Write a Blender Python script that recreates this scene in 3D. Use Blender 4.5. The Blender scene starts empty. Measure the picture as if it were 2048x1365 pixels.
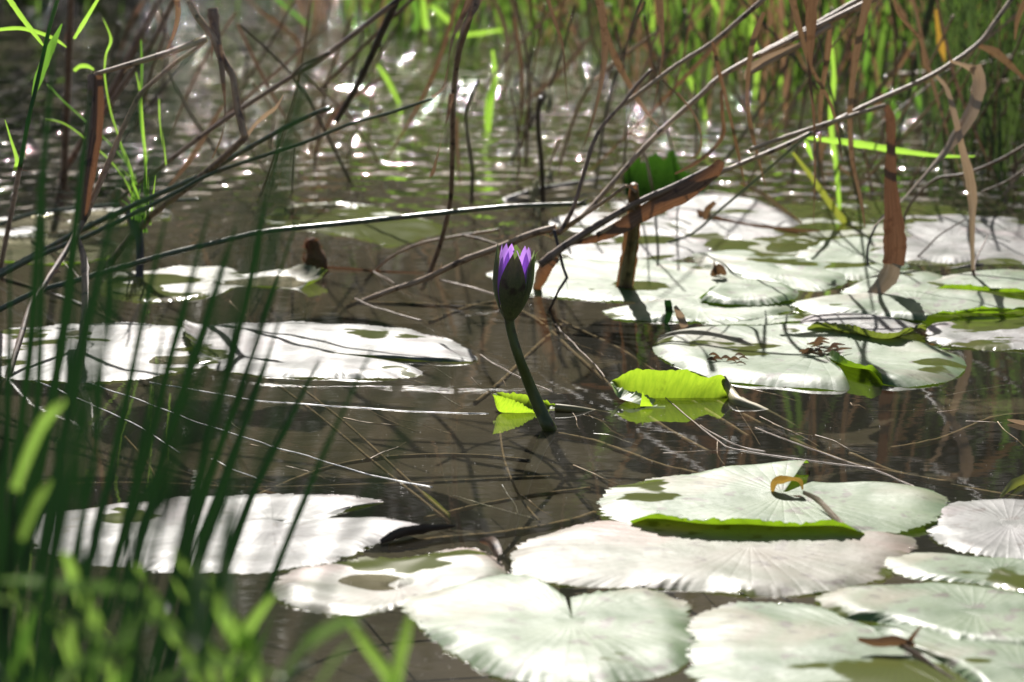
import bpy, math, random
import numpy as np
from mathutils import Vector, noise, Matrix
sc = bpy.context.scene
rnd = random.Random(7)
C = sc.collection
# ---------------------------------------------------------------- camera
CAM_H, PITCH, FPX = 0.504, math.radians(11.2), 5689.0
cd = bpy.data.cameras.new('camera'); cam = bpy.data.objects.new('camera', cd); C.objects.link(cam)
cam.location = (0, 0, CAM_H); cam.rotation_euler = (math.radians(90) - PITCH, 0, 0)
cd.lens = 100; cd.sensor_width = 36; cd.clip_start = 0.05; cd.clip_end = 500
cd.dof.use_dof = True; cd.dof.focus_distance = 2.26; cd.dof.aperture_fstop = 10.0
sc.camera = cam
# ---------------------------------------------------------------- sky and sun
SUN_EL, SUN_AZ = math.radians(35.5), math.radians(4)      # azimuth measured from the view direction to its left
w = bpy.data.worlds.new('World'); sc.world = w; w.use_nodes = True
nt = w.node_tree; bg = nt.nodes['Background']
sky = nt.nodes.new('ShaderNodeTexSky'); sky.sky_type = 'NISHITA'; sky.sun_disc = False
sky.sun_elevation = SUN_EL; sky.sun_rotation = -SUN_AZ; sky.dust_density = 2.0
nt.links.new(sky.outputs[0], bg.inputs[0]); bg.inputs[1].default_value = 0.055
sl = bpy.data.lights.new('sun', 'SUN'); sl.energy = 5.0; sl.angle = math.radians(0.53); sl.color = (1, .955, .9)
so = bpy.data.objects.new('sun', sl); C.objects.link(so)
SV = Vector((-math.sin(SUN_AZ) * math.cos(SUN_EL), math.cos(SUN_AZ) * math.cos(SUN_EL), math.sin(SUN_EL)))
so.rotation_euler = SV.to_track_quat('Z', 'Y').to_euler()
sc.view_settings.view_transform = 'Standard'; sc.view_settings.look = 'None'
sc.view_settings.exposure = 0.84; sc.view_settings.gamma = 1; sc.view_settings.use_curve_mapping = False
sc.cycles.use_denoising = True
sc.cycles.max_bounces = 8; sc.cycles.transparent_max_bounces = 12
sc.cycles.caustics_reflective = False; sc.cycles.caustics_refractive = False

# ---------------------------------------------------------------- helpers
cP, sP = math.cos(PITCH), math.sin(PITCH)
def ray(px, py):
    x = (px - 1024) / FPX; y = -(py - 682.5) / FPX
    return Vector((x, cP + y * sP, -sP + y * cP))
def P(px, py, Y):
    r = ray(px, py); t = Y / r.y
    return Vector((0, 0, CAM_H)) + r * t
def G(px, py, z=0.0):
    r = ray(px, py); t = (z - CAM_H) / r.z
    return Vector((0, 0, CAM_H)) + r * t
def mesh(name, verts, faces, mat, parent=None, uvs=None, smooth=True):
    me = bpy.data.meshes.new(name); me.from_pydata([tuple(v) for v in verts], [], faces)
    if uvs is not None:
        l = me.uv_layers.new(name='UVMap'); idx = np.empty(len(me.loops), dtype=np.int32)
        me.loops.foreach_get('vertex_index', idx)
        l.data.foreach_set('uv', np.asarray(uvs, dtype=np.float32)[idx].ravel())
    if smooth: me.polygons.foreach_set('use_smooth', [True] * len(me.polygons))
    me.materials.append(mat); o = bpy.data.objects.new(name, me); C.objects.link(o)
    if parent: o.parent = parent
    return o
def tag(o, label=None, cat=None, group=None, kind=None):
    if label: o['label'] = label
    if cat: o['category'] = cat
    if group: o['group'] = group
    if kind: o['kind'] = kind
    return o
def empty(name, label, cat, group=None, loc=(0, 0, 0)):
    o = bpy.data.objects.new(name, None); C.objects.link(o); o.empty_display_size = .01
    return tag(o, label, cat, group)
def smooth_path(pts, seg):
    n = len(pts)
    if n == 2: return [pts[0].lerp(pts[1], i / seg) for i in range(seg + 1)]
    out = []
    for i in range(n - 1):
        p0 = pts[max(i - 1, 0)]; p1 = pts[i]; p2 = pts[i + 1]; p3 = pts[min(i + 2, n - 1)]
        for k in range(seg):
            t = k / seg
            out.append(0.5 * ((2 * p1) + (p2 - p0) * t + (2 * p0 - 5 * p1 + 4 * p2 - p3) * t * t + (3 * p1 - p0 - 3 * p2 + p3) * t ** 3))
    out.append(pts[-1].copy()); return out
def interp(vals, t):
    if not isinstance(vals, (list, tuple)): return vals
    x = t * (len(vals) - 1); i = min(int(x), len(vals) - 2); f = x - i
    return vals[i] * (1 - f) + vals[i + 1] * f
def tube_geo(path, rad, sides=8, rough=0.06, seed=0, ribs=0):
    V, F, U = [], [], []; L = 0; n = len(path)
    ref = Vector((0.3, -.8, .5)).normalized()
    for i, p in enumerate(path):
        t = (path[min(i + 1, n - 1)] - path[max(i - 1, 0)])
        if t.length < 1e-9: t = Vector((0, 0, 1))
        t.normalize(); a = t.cross(ref)
        if a.length < .05: a = t.cross(Vector((1, 0, 0)))
        a.normalize(); b = t.cross(a)
        if i: L += (p - path[i - 1]).length
        r = interp(rad, i / (n - 1)) if not callable(rad) else rad(i / (n - 1), L)
        for k in range(sides):
            an = 2 * math.pi * k / sides
            rr = r * (1 + rough * noise.noise(Vector((L * 120 + seed * 7.3, k * 1.7, seed))))
            V.append(p + (a * math.cos(an) + b * math.sin(an)) * rr); U.append((k / sides, L))
        if i:
            o = (i - 1) * sides
            for k in range(sides):
                k2 = (k + 1) % sides; F.append((o + k, o + k2, o + sides + k2, o + sides + k))
    F.append(tuple(range(sides))[::-1]); F.append(tuple(range((n - 1) * sides, n * sides)))
    return V, F, U
def ribbon_geo(path, wid, fold=.25, ang=0.3, twist=0.0, seed=0, view=None):
    V, F, U = [], [], []; L = 0; n = len(path)
    for i, p in enumerate(path):
        f = i / (n - 1)
        t = (path[min(i + 1, n - 1)] - path[max(i - 1, 0)])
        if t.length < 1e-9: t = Vector((0, 0, 1))
        t.normalize(); v = (p - Vector((0, 0, CAM_H))) if view is None else Vector(view)
        s = t.cross(v)
        if s.length < 1e-6: s = Vector((1, 0, 0))
        s.normalize(); q = t.cross(s)
        a = ang + twist * f; s2 = s * math.cos(a) + q * math.sin(a); q2 = t.cross(s2)
        if i: L += (p - path[i - 1]).length
        wv = interp(wid, f) / 2
        wob = 1 + .2 * noise.noise(Vector((L * 90, seed * 3.1, 0))) + .12 * noise.noise(Vector((L * 400, seed, 4)))
        for k, (c, d) in enumerate(((-1, 0), (-.5, .6), (0, 1), (.5, .6), (1, 0))):
            V.append(p + s2 * (wv * c * wob) + q2 * (wv * fold * d)); U.append(((c + 1) / 2, L))
        if i:
            o = (i - 1) * 5
            for k in range(4): F.append((o + k, o + k + 1, o + 5 + k + 1, o + 5 + k))
    return V, F, U
# ---------------------------------------------------------------- materials
def newmat(name):
    m = bpy.data.materials.new(name); m.use_nodes = True; m.node_tree.nodes.clear()
    N = m.node_tree.nodes; Lk = m.node_tree.links.new
    out = N.new('ShaderNodeOutputMaterial'); return m, N, Lk, out
def col(c): return (c[0], c[1], c[2], 1)
def ramp(N, stops):
    r = N.new('ShaderNodeValToRGB'); e = r.color_ramp.elements
    while len(e) < len(stops): e.new(.5)
    for k, (p, c) in enumerate(stops): e[k].position = p; e[k].color = col(c)
    return r
def plant_mat(name, c1, c2, trans=None, tf=0.0, rough=.5, sx=8, sy=60, spot=None, bump=.0004, spec=.5, island=0.0, tmix=.25):
    """streaky plant matter: colour runs along the UV length, optional thin-leaf translucency"""
    m, N, L, out = newmat(name)
    tc = N.new('ShaderNodeTexCoord'); mp = N.new('ShaderNodeMapping'); mp.inputs['Scale'].default_value = (sx, sy, 1)
    L(tc.outputs['UV'], mp.inputs[0]); nz = N.new('ShaderNodeTexNoise'); nz.inputs['Scale'].default_value = 1; nz.inputs['Detail'].default_value = 6
    L(mp.outputs[0], nz.inputs[0])
    oi = N.new('ShaderNodeObjectInfo')
    add = N.new('ShaderNodeVectorMath'); add.operation = 'ADD'; L(mp.outputs[0], add.inputs[0]); 
    cmb = N.new('ShaderNodeCombineXYZ'); mu = N.new('ShaderNodeMath'); mu.operation = 'MULTIPLY'; mu.inputs[1].default_value = 91.7
    L(oi.outputs['Random'], mu.inputs[0]); L(mu.outputs[0], cmb.inputs[2]); L(cmb.outputs[0], add.inputs[1]); L(add.outputs[0], nz.inputs[0])
    r = ramp(N, [(.3, c1), (.7, c2)]); L(nz.outputs[0], r.inputs[0]); c = r.outputs[0]
    if spot:
        n2 = N.new('ShaderNodeTexNoise'); n2.inputs['Scale'].default_value = 90; n2.inputs['Detail'].default_value = 4
        L(tc.outputs['Object'], n2.inputs[0]); r2 = ramp(N, [(.56, (0, 0, 0)), (.66, (1, 1, 1))]); L(n2.outputs[0], r2.inputs[0])
        mx = N.new('ShaderNodeMixRGB'); L(r2.outputs[0], mx.inputs[0]); L(c, mx.inputs[1]); mx.inputs[2].default_value = col(spot); c = mx.outputs[0]
    if island:
        ge = N.new('ShaderNodeNewGeometry'); hs = N.new('ShaderNodeHueSaturation'); mr = N.new('ShaderNodeMapRange')
        L(ge.outputs['Random Per Island'], mr.inputs[0]); mr.inputs[3].default_value = 1 - island; mr.inputs[4].default_value = 1 + island
        L(mr.outputs[0], hs.inputs['Value']); L(c, hs.inputs['Color'])
        mr2 = N.new('ShaderNodeMapRange'); L(ge.outputs['Random Per Island'], mr2.inputs[0]); mr2.inputs[3].default_value = .47; mr2.inputs[4].default_value = .52
        L(mr2.outputs[0], hs.inputs['Hue']); c = hs.outputs[0]
    b = N.new('ShaderNodeBsdfPrincipled'); b.inputs['Roughness'].default_value = rough; b.inputs['Specular IOR Level'].default_value = spec; L(c, b.inputs['Base Color'])
    bp = N.new('ShaderNodeBump'); bp.inputs['Distance'].default_value = bump; L(nz.outputs[0], bp.inputs['Height']); L(bp.outputs[0], b.inputs['Normal'])
    sh = b.outputs[0]
    if tf:
        t = N.new('ShaderNodeBsdfTranslucent'); mm = N.new('ShaderNodeMixRGB'); mm.blend_type = 'MULTIPLY'; mm.inputs[0].default_value = .6
        mm.inputs[1].default_value = col(trans); L(r.outputs[0], mm.inputs[2])
        g = N.new('ShaderNodeMixRGB'); g.inputs[0].default_value = tmix; g.inputs[1].default_value = col(trans); L(c, g.inputs[2]); L(g.outputs[0], t.inputs[0])
        ms = N.new('ShaderNodeMixShader'); ms.inputs[0].default_value = tf; L(sh, ms.inputs[1]); L(t.outputs[0], ms.inputs[2]); sh = ms.outputs[0]
    L(sh, out.inputs[0]); return m
M = {}
M['tan'] = plant_mat('dry_reed_tan', (.28, .17, .09), (.60, .43, .27), (.4, .27, .15), .12, rough=.55, spot=(.10, .06, .035))
M['brown'] = plant_mat('dry_reed_brown', (.13, .075, .045), (.36, .24, .16), (.3, .15, .08), .1, rough=.55, spot=(.04, .025, .018))
M['dark'] = plant_mat('wet_dark_stem', (.02, .015, .012), (.08, .055, .04), rough=.4)
M['rush'] = plant_mat('rush_green', (.035, .06, .03), (.10, .125, .06), rough=.32, spot=(.16, .13, .08))
M['dleaf'] = plant_mat('dry_leaf', (.15, .08, .04), (.42, .28, .17), (.32, .17, .07), .15, rough=.5, sx=10, sy=25, spot=(.08, .045, .03))
M['rleaf'] = plant_mat('rusty_leaf', (.06, .032, .018), (.30, .18, .10), (.28, .14, .06), .18, rough=.5, sx=18, sy=30, spot=(.03, .015, .01))
M['rust'] = plant_mat('rusty_sheath', (.035, .018, .010), (.30, .16, .085), (.34, .14, .05), .2, rough=.5, sx=24, sy=22, spot=(.03, .015, .01))
M['pleaf'] = plant_mat('pale_dry_leaf', (.30, .20, .12), (.58, .45, .33), (.4, .26, .14), .3, rough=.5, sx=10, sy=25)
M['bgreen'] = plant_mat('bright_grass', (.05, .12, .015), (.10, .20, .03), (.44, .76, .08), .56, rough=.35, sx=10, sy=12)
M['fgreen'] = plant_mat('soft_grass', (.025, .06, .012), (.05, .10, .025), (.22, .48, .05), .42, rough=.32, sx=10, sy=12)
M['dgreen'] = plant_mat('dark_rush', (.008, .024, .006), (.016, .045, .010), (.03, .11, .015), .15, rough=.5, sx=10, sy=12, spec=.3)  # plain dark green of the near rushes
M['limegrass'] = plant_mat('lime_grass', (.07, .15, .02), (.13, .24, .04), (.46, .76, .12), .58, rough=.35, sx=10, sy=12)
M['silver'] = plant_mat('shiny_grass', (.08, .13, .05), (.14, .2, .09), (.2, .4, .06), .2, rough=.2, sx=10, sy=12, spec=.8)
M['yleaf'] = plant_mat('yellowing_leaf', (.16, .18, .03), (.28, .26, .05), (.36, .4, .05), .35, rough=.4)
M['orange'] = plant_mat('orange_leaf', (.2, .10, .02), (.42, .26, .05), (.55, .32, .04), .4, rough=.5, sx=12, sy=60, spot=(.07, .035, .015))
M['marsh'] = plant_mat('marsh_grass', (.03, .065, .012), (.08, .13, .035), (.24, .44, .05), .40, rough=.38, sx=10, sy=10, island=.5)
M['marshdark'] = plant_mat('marsh_sedge', (.016, .03, .010), (.04, .06, .02), (.12, .20, .04), .28, rough=.38, sx=10, sy=10, island=.5)
M['marshdry'] = plant_mat('marsh_dry', (.10, .065, .04), (.30, .22, .15), (.35, .18, .08), .3, rough=.5, sx=10, sy=10, island=.4)
M['curl'] = plant_mat('yellow_brown_leaf', (.12, .06, .015), (.40, .25, .07), (.5, .3, .05), .3, rough=.5, sx=9, sy=120, spot=(.05, .025, .01))
M['sub'] = plant_mat('submerged_stem', (.24, .15, .06), (.5, .34, .16), rough=.7, spot=(.06, .04, .02))
M['thread'] = plant_mat('pale_thread', (.5, .5, .48), (.75, .75, .72), rough=.35)
M['lichen'] = plant_mat('pale_lichen', (.30, .30, .17), (.5, .48, .32), rough=.9)
M['fuzz'] = plant_mat('brown_fuzz', (.06, .025, .012), (.22, .11, .06), (.4, .15, .05), .2, rough=.9, sy=300)
M['sepal'] = plant_mat('sepal', (.06, .085, .03), (.14, .15, .055), (.26, .40, .08), .32, rough=.45, sx=14, sy=30, spot=(.03, .018, .012))
M['sepalpale'] = plant_mat('sepal_inner', (.2, .28, .12), (.38, .45, .25), (.4, .55, .2), .5, rough=.45, sx=12, sy=20)
M['petal'] = plant_mat('petal', (.40, .22, .62), (.60, .38, .78), (.56, .26, .85), .5, rough=.5, sx=16, sy=12)
M['stem'] = plant_mat('bud_stem', (.05, .065, .02), (.12, .13, .04), (.2, .32, .05), .2, rough=.4, spot=(.05, .028, .015))
M['petiole'] = plant_mat('petiole', (.16, .14, .05), (.30, .24, .10), rough=.6)

def pad_mat(name, base, base2, pink, trans, rough, tf=.24, blemish=.6, wet=.6):
    m, N, L, out = newmat(name)
    tc = N.new('ShaderNodeTexCoord'); ge = N.new('ShaderNodeNewGeometry')
    nz = N.new('ShaderNodeTexNoise'); nz.inputs['Scale'].default_value = 16; nz.inputs['Detail'].default_value = 5; L(tc.outputs['Object'], nz.inputs[0])
    r = ramp(N, [(.35, base), (.65, base2)]); L(nz.outputs[0], r.inputs[0])
    n2 = N.new('ShaderNodeTexNoise'); n2.inputs['Scale'].default_value = 9; n2.inputs['Detail'].default_value = 8; n2.inputs['Distortion'].default_value = .6
    ad = N.new('ShaderNodeVectorMath'); ad.operation = 'ADD'; ad.inputs[1].default_value = (3.3, 7.1, 2); L(tc.outputs['Object'], ad.inputs[0]); L(ad.outputs[0], n2.inputs[0])
    r2 = ramp(N, [(.5, (0, 0, 0)), (.68, (blemish,) * 3)]); L(n2.outputs[0], r2.inputs[0])
    mx = N.new('ShaderNodeMixRGB'); L(r2.outputs[0], mx.inputs[0]); L(r.outputs[0], mx.inputs[1]); mx.inputs[2].default_value = col(pink)
    n3 = N.new('ShaderNodeTexNoise'); n3.inputs['Scale'].default_value = 70; n3.inputs['Detail'].default_value = 8; L(tc.outputs['Object'], n3.inputs[0])
    r3 = ramp(N, [(.59, (0, 0, 0)), (.66, (.85,) * 3)]); L(n3.outputs[0], r3.inputs[0])
    mx3 = N.new('ShaderNodeMixRGB'); L(r3.outputs[0], mx3.inputs[0]); L(mx.outputs[0], mx3.inputs[1]); mx3.inputs[2].default_value = (.05, .03, .02, 1)
    # radial veins from the UV fan
    sp = N.new('ShaderNodeSeparateXYZ'); L(tc.outputs['UV'], sp.inputs[0])
    vv = N.new('ShaderNodeMath'); vv.operation = 'MULTIPLY'; vv.inputs[1].default_value = 2 * math.pi * 22; L(sp.outputs[0], vv.inputs[0])
    sn = N.new('ShaderNodeMath'); sn.operation = 'SINE'; L(vv.outputs[0], sn.inputs[0])
    ab = N.new('ShaderNodeMath'); ab.operation = 'ABSOLUTE'; L(sn.outputs[0], ab.inputs[0])
    pw = N.new('ShaderNodeMath'); pw.operation = 'POWER'; pw.inputs[1].default_value = .35; L(ab.outputs[0], pw.inputs[0])
    mh = N.new('ShaderNodeMath'); mh.operation = 'MULTIPLY'; mh.inputs[1].default_value = .2; L(pw.outputs[0], mh.inputs[0])
    n4 = N.new('ShaderNodeTexNoise'); n4.inputs['Scale'].default_value = 60; n4.inputs['Detail'].default_value = 6; L(tc.outputs['Object'], n4.inputs[0])
    sm = N.new('ShaderNodeMath'); sm.operation = 'ADD'; L(mh.outputs[0], sm.inputs[0]); L(n4.outputs[0], sm.inputs[1])
    bp = N.new('ShaderNodeBump'); bp.inputs['Distance'].default_value = .0011; bp.inputs['Strength'].default_value = .55; L(sm.outputs[0], bp.inputs['Height'])
    b = N.new('ShaderNodeBsdfPrincipled'); b.inputs['IOR'].default_value = 1.28; L(mx3.outputs[0], b.inputs['Base Color']); L(bp.outputs[0], b.inputs['Normal'])
    rr = N.new('ShaderNodeMapRange'); n6 = N.new('ShaderNodeTexNoise'); n6.inputs['Scale'].default_value = 28; n6.inputs['Detail'].default_value = 7; n6.inputs['Distortion'].default_value = .5; L(tc.outputs['Object'], n6.inputs[0]); L(n6.outputs[0], rr.inputs[0]); rr.inputs[1].default_value = .3; rr.inputs[2].default_value = .7
    rr.inputs[3].default_value = rough - .07; rr.inputs[4].default_value = rough + .12
    # water film standing on the low parts of the leaf: smooth, olive, mirror-like
    at = N.new('ShaderNodeAttribute'); at.attribute_name = 'low'
    n5 = N.new('ShaderNodeTexNoise'); n5.inputs['Scale'].default_value = 11; n5.inputs['Detail'].default_value = 4
    mp5 = N.new('ShaderNodeMapping'); mp5.inputs['Scale'].default_value = (.7, 1, 1); L(tc.outputs['Object'], mp5.inputs[0])
    oi = N.new('ShaderNodeObjectInfo'); c5 = N.new('ShaderNodeCombineXYZ'); m5 = N.new('ShaderNodeMath'); m5.operation = 'MULTIPLY'; m5.inputs[1].default_value = 57.3
    L(oi.outputs['Random'], m5.inputs[0]); L(m5.outputs[0], c5.inputs[2]); a5 = N.new('ShaderNodeVectorMath'); a5.operation = 'ADD'
    L(mp5.outputs[0], a5.inputs[0]); L(c5.outputs[0], a5.inputs[1]); L(a5.outputs[0], n5.inputs[0])
    w5 = ramp(N, [(wet, (0, 0, 0)), (wet + .02, (1, 1, 1))]); L(n5.outputs[0], w5.inputs[0])
    wr = N.new('ShaderNodeMixRGB'); L(w5.outputs[0], wr.inputs[0]); L(rr.outputs[0], wr.inputs[1]); wr.inputs[2].default_value = (.12, .12, .12, 1); L(wr.outputs[0], b.inputs['Roughness'])
    wc = N.new('ShaderNodeMixRGB'); L(w5.outputs[0], wc.inputs[0]); L(mx3.outputs[0], wc.inputs[1]); wc.inputs[2].default_value = (.11, .13, .035, 1); L(wc.outputs[0], b.inputs['Base Color'])
    wb = N.new('ShaderNodeMath'); wb.operation = 'SUBTRACT'; wb.inputs[0].default_value = .55; L(w5.outputs[0], wb.inputs[1]); wb.use_clamp = True; L(wb.outputs[0], bp.inputs['Strength'])
    t = N.new('ShaderNodeBsdfTranslucent'); vm = N.new('ShaderNodeMixRGB'); vm.blend_type = 'MULTIPLY'; vm.inputs[0].default_value = .35
    vm.inputs[1].default_value = col(trans); L(pw.outputs[0], vm.inputs[2]); L(vm.outputs[0], t.inputs[0])
    ms = N.new('ShaderNodeMixShader'); ms.inputs[0].default_value = tf; L(b.outputs[0], ms.inputs[1]); L(t.outputs[0], ms.inputs[2])
    L(ms.outputs[0], out.inputs[0]); return m
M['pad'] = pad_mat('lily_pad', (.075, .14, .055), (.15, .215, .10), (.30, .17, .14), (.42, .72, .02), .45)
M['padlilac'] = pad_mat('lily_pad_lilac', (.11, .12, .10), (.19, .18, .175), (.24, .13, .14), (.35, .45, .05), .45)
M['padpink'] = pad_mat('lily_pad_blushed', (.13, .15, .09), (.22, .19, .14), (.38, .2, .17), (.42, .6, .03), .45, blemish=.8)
M['padlime'] = plant_mat('young_lily_leaf', (.03, .12, .01), (.30, .42, .03), (.52, .78, .03), .6, rough=.5, sx=34, sy=2.2, spot=(.02, .04, .01), tmix=.42)
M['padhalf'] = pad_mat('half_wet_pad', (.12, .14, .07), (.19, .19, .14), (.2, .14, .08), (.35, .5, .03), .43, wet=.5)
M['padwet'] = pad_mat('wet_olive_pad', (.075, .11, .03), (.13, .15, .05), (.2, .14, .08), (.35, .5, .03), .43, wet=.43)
M['paddark'] = plant_mat('curled_dark_leaf', (.015, .05, .01), (.05, .10, .012), (.05, .15, .01), .3, rough=.7, sx=6, sy=30, spot=(.01, .02, .005), spec=.1)

def water_mat():
    m, N, L, out = newmat('pond_water')
    ge = N.new('ShaderNodeNewGeometry'); sp = N.new('ShaderNodeSeparateXYZ'); L(ge.outputs['Position'], sp.inputs[0])
    far = N.new('ShaderNodeMapRange'); L(sp.outputs[1], far.inputs[0]); far.inputs[1].default_value = 2.95; far.inputs[2].default_value = 4.0
    far.interpolation_type = 'SMOOTHSTEP'
    n1 = N.new('ShaderNodeTexNoise'); n1.inputs['Scale'].default_value = 21; n1.inputs['Detail'].default_value = 0; n1.inputs['Roughness'].default_value = .5
    mw = N.new('ShaderNodeMapping'); mw.inputs['Scale'].default_value = (1.5, 1, 1); L(ge.outputs['Position'], mw.inputs[0]); L(mw.outputs[0], n1.inputs[0])
    gate = N.new('ShaderNodeTexNoise'); gate.inputs['Scale'].default_value = 1.6; gate.inputs['Detail'].default_value = 2; L(ge.outputs['Position'], gate.inputs[0])
    gr = N.new('ShaderNodeMapRange'); L(gate.outputs[0], gr.inputs[0]); gr.inputs[1].default_value = .35; gr.inputs[2].default_value = .6; gr.inputs[3].default_value = .8; gr.inputs[4].default_value = 1
    a = N.new('ShaderNodeMath'); a.operation = 'MULTIPLY'; L(far.outputs[0], a.inputs[0]); L(gr.outputs[0], a.inputs[1])
    a2 = N.new('ShaderNodeMath'); a2.operation = 'MULTIPLY'; L(a.outputs[0], a2.inputs[0]); L(n1.outputs[0], a2.inputs[1])
    bp = N.new('ShaderNodeBump'); bp.inputs['Distance'].default_value = WAVE; L(a2.outputs[0], bp.inputs['Height'])
    mp = N.new('ShaderNodeMapping'); mp.inputs['Scale'].default_value = (1, 2.4, 1); L(ge.outputs['Position'], mp.inputs[0])
    n2 = N.new('ShaderNodeTexNoise'); n2.inputs['Scale'].default_value = 12; n2.inputs['Detail'].default_value = 3; L(mp.outputs[0], n2.inputs[0])
    b2 = N.new('ShaderNodeBump'); b2.inputs['Distance'].default_value = .00013; L(n2.outputs[0], b2.inputs['Height']); L(bp.outputs[0], b2.inputs['Normal'])
    murk = N.new('ShaderNodeBsdfDiffuse'); n3 = N.new('ShaderNodeTexNoise'); n3.inputs['Scale'].default_value = 3; n3.inputs['Detail'].default_value = 6; L(ge.outputs['Position'], n3.inputs[0])
    r = ramp(N, [(.35, (.036, .034, .027)), (.65, (.062, .058, .047))]); L(n3.outputs[0], r.inputs[0]); L(r.outputs[0], murk.inputs[0])
    tr = N.new('ShaderNodeBsdfTransparent'); tr.inputs[0].default_value = (.8, .77, .64, 1)
    mm = N.new('ShaderNodeMixShader'); mm.inputs[0].default_value = .62; L(murk.outputs[0], mm.inputs[1]); L(tr.outputs[0], mm.inputs[2])
    gl = N.new('ShaderNodeBsdfGlossy'); gl.inputs['Roughness'].default_value = .02; L(b2.outputs[0], gl.inputs['Normal']); gl.inputs[0].default_value = (1, 1, 1, 1)
    dt = N.new('ShaderNodeVectorMath'); dt.operation = 'DOT_PRODUCT'; L(b2.outputs[0], dt.inputs[0]); L(ge.outputs['Incoming'], dt.inputs[1])
    ab = N.new('ShaderNodeMath'); ab.operation = 'ABSOLUTE'; L(dt.outputs['Value'], ab.inputs[0])
    om = N.new('ShaderNodeMath'); om.operation = 'SUBTRACT'; om.inputs[0].default_value = 1; L(ab.outputs[0], om.inputs[1]); om.use_clamp = True
    p5 = N.new('ShaderNodeMath'); p5.operation = 'POWER'; p5.inputs[1].default_value = 5; L(om.outputs[0], p5.inputs[0])
    fr = N.new('ShaderNodeMath'); fr.operation = 'MULTIPLY_ADD'; fr.inputs[1].default_value = .975; fr.inputs[2].default_value = .025; L(p5.outputs[0], fr.inputs[0])
    ms = N.new('ShaderNodeMixShader'); L(fr.outputs[0], ms.inputs[0]); L(mm.outputs[0], ms.inputs[1]); L(gl.outputs[0], ms.inputs[2])
    L(ms.outputs[0], out.inputs[0]); return m
WAVE = .0275
M['water'] = water_mat()
def drop_mat():
    m, N, L, out = newmat('water_drop')
    gl = N.new('ShaderNodeBsdfGlossy'); gl.inputs['Roughness'].default_value = .06
    tr = N.new('ShaderNodeBsdfTransparent'); fr = N.new('ShaderNodeFresnel'); fr.inputs[0].default_value = 1.4
    ms = N.new('ShaderNodeMixShader'); L(fr.outputs[0], ms.inputs[0]); L(tr.outputs[0], ms.inputs[1]); L(gl.outputs[0], ms.inputs[2]); L(ms.outputs[0], out.inputs[0]); return m
M['drop'] = drop_mat()
def soil_mat():
    m, N, L, out = newmat('mud')
    tc = N.new('ShaderNodeTexCoord'); nz = N.new('ShaderNodeTexNoise'); nz.inputs['Scale'].default_value = 5; nz.inputs['Detail'].default_value = 10; L(tc.outputs['Object'], nz.inputs[0])
    r = ramp(N, [(.35, (.03, .022, .014)), (.65, (.10, .075, .045))]); L(nz.outputs[0], r.inputs[0])
    b = N.new('ShaderNodeBsdfPrincipled'); b.inputs['Roughness'].default_value = .9; L(r.outputs[0], b.inputs['Base Color'])
    bp = N.new('ShaderNodeBump'); bp.inputs['Distance'].default_value = .02; L(nz.outputs[0], bp.inputs['Height']); L(bp.outputs[0], b.inputs['Normal'])
    L(b.outputs[0], out.inputs[0]); return m
M['mud'] = soil_mat()
M['leafmass'] = plant_mat('thicket_leaves', (.012, .022, .008), (.03, .045, .015), (.06, .12, .02), .2, rough=.6, island=.5)
M['speck'] = plant_mat('pollen', (.45, .42, .36), (.7, .68, .6), rough=.7)

# ---------------------------------------------------------------- the setting
def ground():
    xs = np.concatenate([np.linspace(-80, -8, 12), np.linspace(-7.5, 7.5, 80), np.linspace(8, 80, 12)])
    ys = np.concatenate([np.linspace(-60, -1, 10), np.linspace(-.8, 12, 90), np.linspace(12.5, 120, 20)])
    V, F = [], []
    for y in ys:
        for x in xs:
            edge_far = 7.7 + .5 * noise.noise(Vector((x * .6, 1.3, 0))); edge_near = 1.22 + .1 * noise.noise(Vector((x * 2.5, 4, 0)))
            d = min(edge_far - y, y - edge_near, 7 - abs(x) + noise.noise(Vector((y, 3, 1))))
            z = -.16 * max(0, min(1, d / .35)) ** .7 + .05 if d > 0 else .05 + .22 * min(1, -d / 1.5) + .03 * noise.noise(Vector((x * 1.5, y * 1.5, 0)))
            if y > 12.8: z += 7.5 * min(1, (y - 12.8) / 7) ** .7 + .5 * noise.noise(Vector((x * .15, y * .15, 3)))  # unseen hill, raised to keep bright sky out of the water reflections
            V.append((x, y, z))
    n = len(xs)
    for j in range(len(ys) - 1):
        for i in range(n - 1): F.append((j * n + i, j * n + i + 1, (j + 1) * n + i + 1, (j + 1) * n + i))
    return tag(mesh('ground', V, F, M['mud']), kind='structure')
ground()
tag(mesh('water', [(-7.6, 1.0, 0), (7.6, 1.0, 0), (7.6, 8.6, 0), (-7.6, 8.6, 0)], [(0, 1, 2, 3)], M['water']), kind='structure')

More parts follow.
